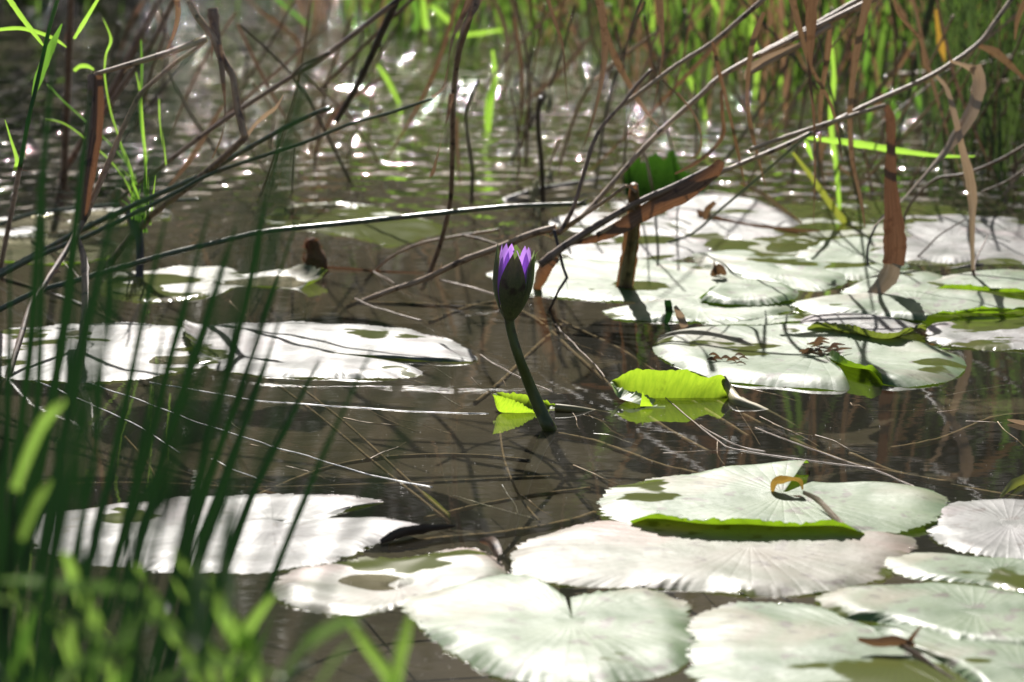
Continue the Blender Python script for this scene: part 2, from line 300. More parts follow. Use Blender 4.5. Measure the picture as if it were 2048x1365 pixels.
def leaf_mass(name, n, fx, mat, size):
    V = np.empty((n * 4, 3)); r = np.random.RandomState(5)
    for i in range(n):
        c = fx(r); a = r.randn(3); a /= np.linalg.norm(a); b = np.cross(a, r.randn(3)); b /= np.linalg.norm(b)
        s = size * r.uniform(.6, 1.4)
        V[i * 4] = c - a * s; V[i * 4 + 1] = c - b * s * .35; V[i * 4 + 2] = c + a * s; V[i * 4 + 3] = c + b * s * .35
    me = bpy.data.meshes.new(name); me.vertices.add(n * 4); me.vertices.foreach_set('co', V.ravel())
    me.loops.add(n * 4); me.loops.foreach_set('vertex_index', np.arange(n * 4)); me.polygons.add(n)
    me.polygons.foreach_set('loop_start', np.arange(n) * 4); me.polygons.foreach_set('loop_total', [4] * n)
    me.update(); me.validate(); me.materials.append(mat); o = bpy.data.objects.new(name, me); C.objects.link(o); return o
def fx(r):
    x = r.uniform(-9, 9); h = 3.1 + .9 * noise.noise(Vector((x * .5, 2, 0))) + .3 * noise.noise(Vector((x * 2, 5, 0)))
    z = h * r.uniform(0, 1) ** .9; return np.array([x, 11.6 + r.uniform(0, 1.6) + .6 * math.sin(x) - .5 * (1 - z / h), z + .1])
tag(leaf_mass('undergrowth', 42000, fx, M['leafmass'], .085), 'dark leafy thicket along the far bank of the pond', 'undergrowth', kind='stuff')

def fx2(r):
    x = r.uniform(-3.5, -.62); h = 1.3 + .5 * noise.noise(Vector((x * 1.5, 9, 0)))
    z = h * r.uniform(0, 1); return np.array([x - .25 * (1 - z / h), 6.15 + r.uniform(0, .5) - .45 * z + .35 * (x + .62) * 0 + .5 * max(0, x + 1.1), z - .01])
tag(leaf_mass('undergrowth', 9000, fx2, M['leafmass'], .05), 'added dark bush overhanging the water at the upper corner', 'foliage', kind='stuff')  # leaf mass added to darken this corner of the water

# ---------------------------------------------------------------- lily pads
def resample(pts, n):
    d = [0]
    for i in range(1, len(pts)): d.append(d[-1] + (pts[i] - pts[i - 1]).length)
    out = []; j = 0
    for k in range(n):
        t = d[-1] * k / (n - 1)
        while j < len(pts) - 2 and d[j + 1] < t: j += 1
        f = (t - d[j]) / max(d[j + 1] - d[j], 1e-9); out.append((pts[j].lerp(pts[j + 1], min(f, 1)), (j + f) / (len(pts) - 1)))
    return out
ico = None
def beads(name, pts, mat, parent):
    """small flattened water beads as one mesh"""
    base = [(0, 0, 1)] ; F0 = []; nu = 8
    for lv, (zz, rr) in enumerate(((.92, .39), (.7, .71), (.38, .92), (0, 1))):
        for k in range(nu): base.append((rr * math.cos(2 * math.pi * (k + lv / 2) / nu), rr * math.sin(2 * math.pi * (k + lv / 2) / nu), zz))
    for k in range(nu): F0.append((0, 1 + k, 1 + (k + 1) % nu))
    for lv in range(3):
        for k in range(nu): F0.append((1 + lv * nu + k, 1 + (lv + 1) * nu + k, 1 + (lv + 1) * nu + (k + 1) % nu, 1 + lv * nu + (k + 1) % nu))
    V, F = [], []
    for p, r in pts:
        o = len(V); V += [(p.x + a * r, p.y + b * r, p.z + c * r * .4) for a, b, c in base]; F += [tuple(o + i for i in f) for f in F0]
    ob = mesh(name, V, F, mat, parent); ob['kind'] = 'stuff'; return ob
PADS = []
def pad(label, outline, centre, z=.0015, amp=.0022, mat='pad', curls=(), closed=False, teeth=.006, dish=0.0, drops=30, seed=0, tilt=(0, 0), rings=15, n=0, scale=9):
    c = G(centre[0], centre[1], z); c.z = 0
    pts = [G(x, y, z) for x, y in outline]
    for p in pts: p.z = 0
    if closed: pts.append(pts[0].copy())
    fine = smooth_path(pts, 6); m = len(outline) - (0 if closed else 1)
    V, F, U = [], [], []; edge = []
    per = sum((fine[i + 1] - fine[i]).length for i in range(len(fine) - 1)); nt_ = max(int(per / .0095), 10)
    n = min(nt_ * 5, 560); rs = resample(fine, n); fl = z if z > .0046 else .0
    for k, (b, f) in enumerate(rs):
        d = (b - c).length; u = (b - c).normalized()
        ph = (k / n * nt_ + 2.2 * noise.noise(Vector((k * .11, seed, 0)))) % 1
        tooth = (1 - ph) * teeth * (.5 + 1.8 * abs(noise.noise(Vector((k * .05, seed, 3)))))
        if not closed and (k < 4 or k > n - 5): tooth = 0
        wav = .0035 * noise.noise(Vector((b.x * 14, b.y * 14, seed)))
        bx = c + u * (d - teeth * .5 + wav); fo = f * m; ch = 0
        for a0, a1, h in curls:
            if a0 <= fo <= a1:
                s = (fo - a0) / (a1 - a0); ch = h * min(1, 2.6 * math.sin(math.pi * s)) * (1 + .25 * noise.noise(Vector((k * .25, seed, 1))))
        for j in range(1, rings + 1):
            t = j / rings; t = t ** .8
            q = c.lerp(bx, t) + u * tooth * max(0, (t - .86) / .14) ** 1.5; zz = z + amp * noise.noise(Vector((q.x * scale, q.y * scale * .9, seed * 3.7))) * 1.9 + amp * .5 * noise.noise(Vector((q.x * 30, q.y * 30, seed)))
            zz += dish * t * t + (q.x - c.x) * tilt[0] + (q.y - c.y) * tilt[1]
            zz += .0012 * t ** 6 * math.sin(k * .17 + seed)
            if ch and t > .82:
                uu = (t - .82) / .18; q = q - u * (abs(ch) * .55 * uu * uu); zz += ch * uu ** 1.5
            if not ch:
                sk = max(0, (t - .8) / .2) ** 2; zz = zz * (1 - sk) + (max(fl - .004, .0007) + .0006 * math.sin(k * .21 + seed)) * sk
            V.append(Vector((q.x, q.y, zz))); U.append((k / n, t))
        edge.append(V[-1])
    V.append(Vector((c.x, c.y, z + .0004))); U.append((.5, 0)); ci = len(V) - 1
    for k in range(n - 1):
        F.append((ci, k * rings, (k + 1) * rings))
        for j in range(rings - 1): F.append((k * rings + j, k * rings + j + 1, (k + 1) * rings + j + 1, (k + 1) * rings + j))
    cz = Vector((c.x, c.y, 0)); V = [v - cz for v in V]
    e = empty('water_lily_pad', label, 'lily pad', 'water lily pads floating on the pond'); e.location = cz
    mesh('leaf_blade', V, F, M[mat], e, U)
    bd = []
    for _ in range(drops):
        p = edge[rnd.randrange(len(edge))] - cz; r = rnd.uniform(.0006, .0022) * (1 + .35 * (c.y > 2.9))
        bd.append((Vector((p.x * rnd.uniform(.965, 1.005), p.y * rnd.uniform(.965, 1.005), max(p.z, 0) + .0001)), r))
    if bd: beads('water_drops', bd, M['drop'], e)
    PADS.append(e); return e

pad('big lily pad with upturned green front rim and curled yellow leaf on it',
    [(1620, 915), (1540, 917), (1450, 925), (1380, 938), (1300, 948), (1235, 965), (1205, 983), (1200, 1005), (1230, 1025), (1290, 1046), (1400, 1060), (1500, 1066), (1600, 1065), (1705, 1064), (1790, 1056), (1855, 1038), (1895, 1008), (1890, 983), (1860, 968), (1780, 962), (1700, 961), (1640, 957)],
    (1565, 985), z=.008, amp=.0016, curls=((8.6, 13.3, .008),), seed=1, tilt=(0, .02), drops=26)
pad('wide pale pad lying under the pad with the green rim',
    [(1450, 1035), (1300, 1022), (1200, 1032), (1100, 1053), (1042, 1080), (1018, 1106), (1028, 1135), (1060, 1150), (1150, 1160), (1250, 1165), (1380, 1171), (1480, 1180), (1600, 1180), (1700, 1164), (1780, 1140), (1792, 1112), (1832, 1085), (1820, 1064), (1700, 1050), (1560, 1035)],
    (1500, 1085), z=.0045, amp=.0013, closed=True, seed=2, mat='padpink', drops=34)
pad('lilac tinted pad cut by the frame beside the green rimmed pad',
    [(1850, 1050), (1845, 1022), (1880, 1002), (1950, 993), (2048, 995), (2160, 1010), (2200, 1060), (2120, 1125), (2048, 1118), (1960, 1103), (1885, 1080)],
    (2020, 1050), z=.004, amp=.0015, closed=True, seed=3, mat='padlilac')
pad('narrow pad showing between the lilac pad and the pads below it',
    [(1740, 1110), (1830, 1100), (1950, 1106), (2100, 1120), (2220, 1160), (2150, 1200), (2048, 1183), (1990, 1168), (1900, 1158), (1820, 1150), (1770, 1132)],
    (2000, 1140), z=.003, amp=.0014, closed=True, seed=4)
pad('pale pad with dark dip at its edge above the red dead leaf',
    [(1625, 1183), (1700, 1163), (1830, 1155), (1950, 1160), (2100, 1190), (2230, 1230), (2150, 1290), (2000, 1290), (1850, 1262), (1745, 1235), (1680, 1226), (1650, 1208)],
    (1950, 1225), z=.006, amp=.0014, closed=True, seed=5)
pad('large green pad at the lower edge with notch by the red dead leaf',
    [(1765, 1273), (1720, 1240), (1640, 1207), (1550, 1196), (1460, 1203), (1385, 1228), (1380, 1290), (1400, 1360), (1500, 1440), (1700, 1500), (1900, 1470), (1975, 1400), (1930, 1350), (1870, 1315)],
    (1800, 1300), z=.003, amp=.0016, seed=6, drops=40)
pad('green pad filling the corner behind the red dead leaf',
    [(1735, 1238), (1850, 1240), (2048, 1252), (2260, 1300), (2300, 1420), (2100, 1500), (2000, 1420), (1900, 1330), (1830, 1300), (1765, 1272)],
    (2050, 1350), z=.0045, amp=.0014, closed=True, seed=7)
pad('broad bright pad at the lower middle with slit of dark water at its notch',
    [(1140, 1188), (1210, 1173), (1280, 1168), (1340, 1182), (1380, 1215), (1388, 1270), (1370, 1325), (1300, 1346), (1200, 1356), (1080, 1357), (990, 1345), (930, 1312), (880, 1283), (845, 1250), (800, 1200), (850, 1170), (950, 1142), (1030, 1138), (1090, 1160), (1125, 1180)],
    (1145, 1240), z=.004, amp=.002, seed=8, drops=46)
pad('pink blushed pad with flooded green patch beside the broad bright pad',
    [(540, 1172), (575, 1140), (640, 1122), (720, 1112), (820, 1108), (900, 1093), (965, 1090), (1005, 1118), (1010, 1150), (930, 1178), (840, 1195), (750, 1220), (690, 1226), (615, 1215), (560, 1200)],
    (800, 1160), z=.003, amp=.003, closed=True, seed=9, mat='padpink', drops=40, scale=11)
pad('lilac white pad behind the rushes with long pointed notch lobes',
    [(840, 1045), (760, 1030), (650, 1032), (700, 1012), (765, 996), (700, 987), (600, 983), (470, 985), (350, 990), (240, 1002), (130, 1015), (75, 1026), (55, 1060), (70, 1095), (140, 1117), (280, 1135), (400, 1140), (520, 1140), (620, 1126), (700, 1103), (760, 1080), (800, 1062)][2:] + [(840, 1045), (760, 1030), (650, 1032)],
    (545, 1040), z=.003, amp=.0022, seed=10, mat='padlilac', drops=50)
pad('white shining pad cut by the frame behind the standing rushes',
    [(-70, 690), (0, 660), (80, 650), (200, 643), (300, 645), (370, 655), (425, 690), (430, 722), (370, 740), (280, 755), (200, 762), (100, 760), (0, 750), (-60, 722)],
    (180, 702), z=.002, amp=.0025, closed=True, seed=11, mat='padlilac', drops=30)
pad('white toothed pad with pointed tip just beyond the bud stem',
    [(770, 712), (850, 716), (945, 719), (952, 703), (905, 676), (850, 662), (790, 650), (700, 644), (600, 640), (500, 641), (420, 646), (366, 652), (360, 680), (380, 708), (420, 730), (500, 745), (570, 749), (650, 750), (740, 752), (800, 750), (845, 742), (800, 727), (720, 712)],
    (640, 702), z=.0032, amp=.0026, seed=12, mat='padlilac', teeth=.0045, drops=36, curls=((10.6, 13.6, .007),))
pad('half sunken olive pad with rolled white edge by the fuzzy stump',
    [(205, 565), (235, 545), (300, 538), (380, 530), (450, 533), (500, 545), (580, 536), (655, 552), (655, 568), (610, 577), (550, 572), (480, 570), (430, 588), (350, 600), (260, 600), (205, 585)],
    (430, 562), z=.002, amp=.003, closed=True, seed=13, mat='padhalf', scale=8, curls=((6.2, 9, .008),), drops=30)
pad('distant half sunken olive pad behind the long green rush',
    [(525, 435), (570, 412), (650, 403), (740, 408), (800, 425), (880, 447), (890, 462), (840, 476), (780, 492), (735, 478), (650, 463), (570, 455)],
    (690, 438), z=.002, amp=.003, closed=True, seed=14, mat='padwet', scale=6, drops=30)
pad('silvery green cupped pad with dead flowers at its notch',
    [(1655, 706), (1690, 742), (1750, 757), (1820, 766), (1900, 754), (1930, 730), (1922, 704), (1850, 684), (1760, 668), (1660, 655), (1580, 645), (1500, 645), (1420, 650), (1345, 656), (1308, 680), (1315, 705), (1370, 732), (1450, 756), (1560, 766), (1650, 772), (1700, 770), (1670, 735), (1645, 708)],
    (1630, 702), z=.004, amp=.0022, seed=15, dish=.003, teeth=.002, drops=40, curls=((0.2, 2.2, .006),))
pad('pad with crinkled green upturned rim behind the cupped pad',
    [(1588, 642), (1620, 624), (1700, 621), (1800, 634), (1852, 650), (1845, 668), (1790, 684), (1720, 676), (1640, 660), (1610, 655)],
    (1735, 648), z=.008, amp=.0016, closed=True, seed=16, mat='padlilac', curls=((4.2, 8.8, .008),))
pad('lilac pad at the frame edge beside the crinkled green rim',
    [(1850, 660), (1865, 640), (1950, 626), (2048, 624), (2160, 650), (2110, 688), (2000, 693), (1930, 690), (1870, 678)],
    (2000, 660), z=.004, amp=.0018, closed=True, seed=17, mat='padlilac')
pad('pad under the rusty standing leaf with dark curled front edge',
    [(1578, 602), (1640, 590), (1740, 584), (1850, 578), (1950, 580), (2048, 596), (2160, 615), (2060, 628), (1990, 630), (1900, 634), (1800, 630), (1700, 626), (1620, 618)],
    (1830, 606), z=.006, amp=.0022, closed=True, seed=18, curls=((6.5, 9.5, .007),))
pad('flat pad lapped by water in front of the brown reed stump',
    [(1200, 617), (1260, 602), (1350, 590), (1450, 584), (1560, 590), (1592, 605), (1545, 626), (1460, 636), (1350, 637), (1240, 632)],
    (1400, 612), z=.004, amp=.0024, closed=True, seed=19, drops=40)
pad('broad pale pad the brown reed stump stands on',
    [(970, 545), (1040, 525), (1180, 510), (1300, 515), (1420, 528), (1500, 542), (1595, 580), (1520, 598), (1400, 600), (1250, 600), (1120, 592), (1030, 580)],
    (1270, 558), z=.0025, amp=.0022, closed=True, seed=20, drops=44)
pad('pale pad with sunken yellow green end behind the humped pad',
    [(1380, 505), (1450, 498), (1550, 508), (1690, 525), (1695, 560), (1640, 577), (1560, 572), (1480, 552), (1400, 530)],
    (1560, 538), z=.003, amp=.0025, closed=True, seed=21, scale=7)
pad('humped pad with dark gaps under its front edge',
    [(1395, 590), (1430, 565), (1500, 552), (1570, 562), (1600, 582), (1560, 598), (1500, 602), (1440, 600)],
    (1500, 578), z=.010, amp=.003, closed=True, seed=28, drops=12)
pad('white pad beneath the broad brown reed leaf',
    [(1090, 445), (1180, 408), (1290, 400), (1370, 405), (1420, 430), (1400, 465), (1320, 472), (1200, 470)],
    (1260, 437), z=.002, amp=.0022, closed=True, seed=22, mat='padlilac')
pad('white pad with brown stick lying across it',
    [(1330, 420), (1380, 388), (1450, 385), (1520, 398), (1580, 425), (1605, 455), (1540, 475), (1440, 474), (1350, 460)],
    (1460, 432), z=.005, amp=.0018, closed=True, seed=23, mat='padlilac')
pad('small pale pad between the reed stump and the bud tip',
    [(1120, 500), (1180, 478), (1290, 466), (1400, 472), (1430, 492), (1380, 512), (1280, 522), (1170, 518)],
    (1280, 494), z=.003, amp=.0022, closed=True, seed=24, mat='padlilac')
pad('wide pale pad at the frame edge behind the twiggy debris',
    [(1715, 492), (1745, 458), (1810, 432), (1900, 428), (2048, 438), (2170, 470), (2110, 520), (1960, 527), (1830, 527), (1740, 517)],
    (1900, 484), z=.002, amp=.0026, closed=True, seed=25, mat='padlilac', drops=40)
pad('sunken olive pad between two white pads under the yellow leaf',
    [(1520, 440), (1600, 415), (1720, 420), (1800, 440), (1835, 470), (1700, 505), (1560, 505), (1480, 480)],
    (1680, 458), z=.002, amp=.002, closed=True, seed=26, mat='padwet', drops=10)
pad('small pad near the frame edge with dark crimped rim',
    [(1820, 562), (1900, 547), (2048, 536), (2160, 560), (2080, 590), (1950, 584), (1870, 575)],
    (1990, 564), z=.007, amp=.002, closed=True, seed=27, curls=((4.1, 6, .006),))
pad('grey drowned pad behind the broken rusty reed',
    [(-60, 445), (60, 430), (200, 418), (320, 418), (330, 438), (200, 455), (60, 468), (-60, 470)],
    (140, 442), z=.0005, amp=.004, closed=True, seed=29, mat='padlilac', scale=6)
pad('mottled pad wedged between the orange stalk and the rusty blade', [(1610, 490), (1690, 470), (1790, 478), (1830, 508), (1800, 540), (1720, 556), (1640, 545), (1595, 515)], (1710, 512), z=.0035, amp=.002, closed=True, seed=41, drops=14)
pad('small green pad under the tip of the wide rusty blade', [(1680, 578), (1740, 548), (1830, 538), (1905, 552), (1895, 580), (1800, 592), (1720, 592)], (1790, 568), z=.0055, amp=.002, closed=True, seed=42, drops=14)
pad('wet olive pad under the dark brown strip', [(1390, 478), (1500, 468), (1620, 476), (1645, 500), (1560, 514), (1440, 508)], (1510, 490), z=.002, amp=.0015, closed=True, seed=43, mat='padwet', drops=8)
pad('thin wet pad edge glinting behind the yellow leaf', [(1540, 412), (1650, 400), (1800, 403), (1900, 413), (1940, 430), (1800, 440), (1650, 436)], (1730, 420), z=.001, amp=.0012, closed=True, seed=44, mat='padwet', drops=90)
pad('narrow pad closing the gap before the cupped pad', [(1590, 628), (1660, 616), (1720, 618), (1600, 640), (1480, 648), (1400, 645), (1480, 634)], (1550, 636), z=.002, amp=.0012, closed=True, seed=45, drops=10)
for (x0, y0, r0, z_, lb) in ((90, 510, 130, -.006, 'drowned brown green pad under the fallen rushes'), (1900, 560, 0, 0, '')):
    if r0:
        pad(lb, [(x0 + r0 * math.cos(a) * 1.2, y0 + 30 * math.sin(a)) for a in [k * math.pi / 6 for k in range(12)]], (x0, y0), z=z_, amp=.003, closed=True, seed=33, drops=0)

# ---------------------------------------------------------------- folded young leaves
def grid_mesh(name, rows, mat, parent=None):
    nr, ncl = len(rows), len(rows[0]); V = [p for r in rows for p in r]; U = [(i / (ncl - 1), j / (nr - 1)) for j in range(nr) for i in range(ncl)]
    F = [(j * ncl + i, j * ncl + i + 1, (j + 1) * ncl + i + 1, (j + 1) * ncl + i) for j in range(nr - 1) for i in range(ncl - 1)]
    return mesh(name, V, F, mat, parent, U)
def sheet(parent, name, bot, top, mat, Yb, Yt, bulge=.006, n=48, m=10, ragged=.0012, seed=0):
    """an upright leaf lobe between a lower line on the water and an upper edge, bowed in the middle"""
    B = smooth_path([P(x, y, Yb(i / (len(bot) - 1))) for i, (x, y) in enumerate(bot)], 8)
    T = smooth_path([P(x, y, Yt(i / (len(top) - 1))) for i, (x, y) in enumerate(top)], 8)
    B = [p for p, _ in resample(B, n)]; T = [p for p, _ in resample(T, n)]; rows = []
    for j in range(m):
        f = j / (m - 1); row = []
        for i in range(n):
            p = B[i].lerp(T[i], f); p.y += bulge * math.sin(f * math.pi * .8); p.z += f * ragged * noise.noise(Vector((i * .45, seed, 0))) * 2
            row.append(p)
        rows.append(row)
    return grid_mesh(name, rows, mat, parent)
def gy(y): return G(0, y).y
e = empty('folded_lily_leaf', 'large folded lime green young leaf standing from the water', 'lily leaf', 'folded young lily leaves')
yb = gy(797); yf = gy(815)
sheet(e, 'back_lobe', [(1222, 768), (1260, 795), (1310, 801), (1380, 801), (1430, 801), (1456, 800)], [(1220, 766), (1250, 748), (1283, 739), (1325, 743), (1370, 739), (1378, 744), (1415, 756), (1446, 752), (1458, 792)],
      M['padlime'], lambda t: yb, lambda t: yb + .006, bulge=.003, seed=3)
sheet(e, 'front_lobe', [(1223, 770), (1236, 795), (1262, 804), (1290, 812), (1312, 813), (1330, 812)], [(1221, 766), (1250, 778), (1285, 786), (1296, 790), (1315, 802), (1332, 811)],
      M['sepalpale'], lambda t: yf + (yb - yf) * (1 - min(1, t * 2.5)), lambda t: yb - .004, bulge=-.006, seed=5, m=8)
tip = sheet(e, 'leaf_tip', [(1280, 813), (1295, 813), (1306, 813)], [(1284, 787), (1286, 786), (1300, 803)], M['padlime'], lambda t: yf - .003, lambda t: yf - .004, bulge=-.002, m=5, n=10)
V, F, U = tube_geo(smooth_path([P(1446, 754, yb + .012), P(1462, 785, yb + .004), G(1478, 806, .001), G(1530, 828, -.004), G(1592, 858, -.012)], 8), [.0022, .004, .0055, .005, .003], seed=4)
mesh('leaf_base', V, F, M['petiole'], e, U)
e = empty('folded_lily_leaf', 'small folded lime green leaf behind the foot of the bud stem', 'lily leaf', 'folded young lily leaves')
yb2 = gy(822)
sheet(e, 'back_lobe', [(987, 790), (1010, 815), (1060, 822), (1110, 822), (1140, 824)], [(985, 788), (1010, 787), (1050, 791), (1090, 803), (1142, 822)], M['padlime'], lambda t: yb2 + .004, lambda t: yb2 + .012, bulge=.004, seed=9, m=8)
sheet(e, 'front_lobe', [(987, 792), (997, 822), (1025, 826), (1055, 826), (1075, 825)], [(985, 788), (1012, 795), (1042, 806), (1060, 818), (1076, 824)], M['padlime'], lambda t: yb2 - .008, lambda t: yb2 - .012, bulge=-.003, seed=10, m=8)
V, F, U = tube_geo(smooth_path([G(1110, 815, .003), G(1150, 820, .001), G(1220, 832, -.006), G(1330, 858, -.016)], 8), [.003, .0035, .003, .003], seed=4)
mesh('leaf_base', V, F, M['petiole'], e, U)
e = empty('standing_lily_leaf', 'ragged dark green pad rearing up behind the crossing reeds', 'lily leaf')
yd = gy(398)
sheet(e, 'leaf_blade', [(1250, 392), (1290, 400), (1330, 402), (1370, 400), (1410, 392)], [(1248, 345), (1275, 312), (1283, 325), (1300, 318), (1312, 305), (1330, 322), (1338, 304), (1352, 312), (1358, 330), (1375, 345), (1412, 385)],
      M['paddark'], lambda t: yd, lambda t: yd + .02, bulge=.012, ragged=.004, seed=12)

# ---------------------------------------------------------------- the bud
def build_bud():
    e = empty('water_lily_bud', 'closed purple water lily bud rising on a bent stem', 'flower bud')
    Y0 = gy(858); Y1 = Y0 - .01
    foot = G(1100, 858, -.03)
    path = smooth_path([G(1108, 872, -.02), G(1099, 858, 0), P(1083, 825, Y0), P(1060, 772, Y0), P(1038, 715, Y1), P(1024, 670, Y1), P(1019, 645, Y1), P(1019, 632, Y1)], 8)
    V, F, U = tube_geo(path, [.0058, .0057, .0052, .0045, .0039, .0037, .0038, .0045], sides=14, rough=.03); mesh('stem', V, F, M['stem'], e, U)
    base = P(1019, 640, Y1); top = P(1033, 488, Y1); ax = (top - base); H = ax.length; ax.normalize()
    cx = Vector((1, 0, 0)); cx = (cx - ax * cx.dot(ax)).normalized(); cy = ax.cross(cx)      # cy points away from the lens
    if cy.y < 0: cy = -cy
    R = .0158
    def prof(v): return R * (.24 + .76 * math.sin(math.pi * min(v * .92 + .0, .5)) ** .85) * (1 - .16 * max(0, (v - .55) / .45) ** 1.6)
    def scale_leaf(name, phi, halfw, hh, rs, mat, lean=0.0, bendtip=0.0, tipw=.55, pw=1.0, v0=0.0):
        rows = []; nv, nu = 26, 11
        for j in range(nv):
            v = j / (nv - 1); vv = v0 + (1 - v0) * v
            wdt = halfw * (1 if v < tipw else max(0.015, 1 - ((v - tipw) / (1 - tipw)) ** 2) ** pw)
            row = []
            for i in range(nu):
                u = (i / (nu - 1) - .5) * 2; a = phi + u * wdt
                r = prof(vv * hh) * rs + lean * v * v - .0011 * (1 - u * u) * 0 + bendtip * max(0, v - .85) ** 2 * 40 * .01
                row.append(base + ax * (H * hh * vv) + (cx * math.cos(a) + cy * math.sin(a)) * r)
            rows.append(row)
        return grid_mesh(name, rows, M[mat], e)
    PI = math.pi
    scale_leaf('sepal', -PI / 2 - .02, .78, .965, 1.0, 'sepal', lean=.0002, tipw=.3)
    scale_leaf('sepal', PI + .22, .50, 1.0, .99, 'sepal', lean=.0016, tipw=.75)
    scale_leaf('sepal', -.12, .66, .97, .98, 'sepal', lean=.0017, tipw=.72, bendtip=.5)
    scale_leaf('sepal', PI / 2, .95, .95, .98, 'sepal', lean=.001, tipw=.5)
    scale_leaf('sepal_lining', PI + .05, .5, .98, .94, 'sepalpale', lean=.0014, tipw=.75)
    scale_leaf('sepal_lining', -.2, .66, .955, .93, 'sepalpale', lean=.0016, tipw=.72)
    for k, (ph, hh, rs, ln) in enumerate(((-2.3, 1.02, .84, 0), (-1.95, .985, .78, 0), (-1.05, .97, .84, .0006), (-.72, .995, .82, .0008), (-1.5, .94, .66, 0), (2.9, .98, .78, 0), (1.9, .97, .75, 0), (.9, .96, .76, 0), (.1, .97, .78, 0))):
        scale_leaf('petal', ph, .42, hh, rs + .06, 'petal', lean=ln, tipw=.66, v0=.2, pw=.9)
build_bud()

# ---------------------------------------------------------------- traced stalks and leaves
def world_pts(pts, ya, yb):
    """pixel polyline + distance at each end ('g' = where that end meets the water)"""
    A = G(*pts[0]).y if ya == 'g' else ya; B = G(*pts[-1]).y if yb == 'g' else yb
    L = [0]
    for i in range(1, len(pts)): L.append(L[-1] + math.hypot(pts[i][0] - pts[i - 1][0], pts[i][1] - pts[i - 1][1]))
    out = []
    for i, (x, y) in enumerate(pts):
        Y = A + (B - A) * L[i] / L[-1]; p = P(x, y, Y)
        out.append(p)
    return out
def pxw(w, p): return w * (p - Vector((0, 0, CAM_H))).length / FPX
cnt = [0]
def stalk(label, pts, ya, yb, w0, w1=None, mat='tan', name='reed', cat='reed', sharp=False, parent=None, group=None, nodes=True, seg=7):
    cnt[0] += 1; wp = world_pts(pts, ya, yb)
    for i, v in ((0, ya), (-1, yb)):
        if v == 'g':                                     # push the foot below the surface
            q = wp[1] if i == 0 else wp[-2]; d = (wp[i] - q).normalized(); wp[i] = wp[i] + d * .01 + Vector((0, 0, -.006))
    path = smooth_path(wp, 1 if sharp else seg)
    if sharp: path = [p for p, _ in resample(path, 40)]
    w1 = w0 if w1 is None else w1
    r0, r1 = pxw(w0, wp[0]) / 2, pxw(w1, wp[-1]) / 2; sd = cnt[0]; sp = rnd.uniform(.07, .13); ph = rnd.uniform(0, sp)
    def rad(t, L):
        r = r0 + (r1 - r0) * t
        if nodes:
            d = abs(((L + ph) % sp) - sp / 2); r *= 1 + .22 * math.exp(-(d / .0022) ** 2)
        return r
    if nodes: path = [p for p, _ in resample(path, max(24, min(120, int(sum((path[i + 1] - path[i]).length for i in range(len(path) - 1)) / .004))))]
    V, F, U = tube_geo(path, rad, 9, seed=sd)
    if nodes:                                            # loose fibres and torn sheath strips
        q = random.Random(sd); n = len(path)
        for _ in range(max(2, n // 14)):
            i = q.randrange(2, n - 2); p = path[i]; t = (path[i + 1] - path[i - 1]).normalized() * q.choice((-1, 1)); ln = q.uniform(.004, .02)
            dv = Vector((q.uniform(-1, 1), q.uniform(-.6, .6), q.uniform(-1, .6))).normalized(); rr = rad(i / n, 0)
            b = [p + dv * rr * .8, p + dv * rr * 1.2 + t * ln * .5, p + dv * (rr * 1.3 + ln * q.uniform(.15, .5)) + t * ln - Vector((0, 0, ln * .2))]
            v2, f2, u2 = ribbon_geo(smooth_path(b, 4), [rr * q.uniform(.5, 1.3), rr * .6, .0002], .3, q.uniform(-1, 1), q.uniform(-1, 2), sd)
            o0 = len(V); V += v2; U += u2; F += [tuple(o0 + a for a in f) for f in f2]
    o = mesh(name, V, F, M[mat], parent, U)
    if not parent: tag(o, label, cat, group)
    return o
def leaf(label, pts, ya, yb, widths, mat='dleaf', name='reed_leaf', cat='leaf', fold=.25, ang=.3, twist=0, parent=None, group=None, seg=8, lift=0, dz=0):
    cnt[0] += 1; wp = world_pts(pts, ya, yb)
    if dz: wp = [p + Vector((0, 0, dz)) for p in wp]
    path = smooth_path(wp, seg)
    W = [pxw(wv, wp[min(int(i * (len(wp) - 1) / max(len(widths) - 1, 1)), len(wp) - 1)]) for i, wv in enumerate(widths)]
    V, F, U = ribbon_geo(path, W, fold, ang, twist, cnt[0]); o = mesh(name, V, F, M[mat], parent, U)
    if not parent: tag(o, label, cat, group)
    return o
def reed(label, cat='reed', name='broken_reed', group=None): return empty(name, label, cat, group)
# --- broken reeds, crossing rushes at the left
e = reed('snapped reed with rusty sheath hanging from a pale bent stalk')
stalk('', [(186, 150), (183, 250), (168, 360), (160, 448)], 2.66, 2.62, 22, 15, 'brown', 'sheath', parent=e)
leaf('', [(196, 152), (196, 240), (180, 350), (164, 446)], 2.655, 2.615, [20, 24, 22, 14], 'rust', 'sheath_leaf', parent=e, fold=.5)
stalk('', [(190, 149), (235, 136), (285, 122), (345, 104), (412, 78)], 2.66, 2.72, 8, 15, 'tan', 'stem', parent=e, sharp=True)
e = reed('pale kinked reed leaning from the snapped rusty one down to the pads')
stalk('', [(408, 85), (345, 130), (281, 186), (245, 260), (205, 355), (168, 440)], 2.74, 2.62, 7, 13, 'tan', 'stem', parent=e, sharp=True)
stalk('', [(168, 440), (140, 490), (95, 560), (62, 612), (40, 680), (10, 760)], 2.62, 'g', 12, 12, 'brown', 'lower_stem', parent=e)
leaf('', [(152, 468), (168, 520), (170, 600), (165, 680), (152, 765)], 2.60, 'g', [6, 16, 14, 16, 20], 'brown', 'sheath_leaf', parent=e)
e = reed('tall reed folded twice with torn stub at its top')
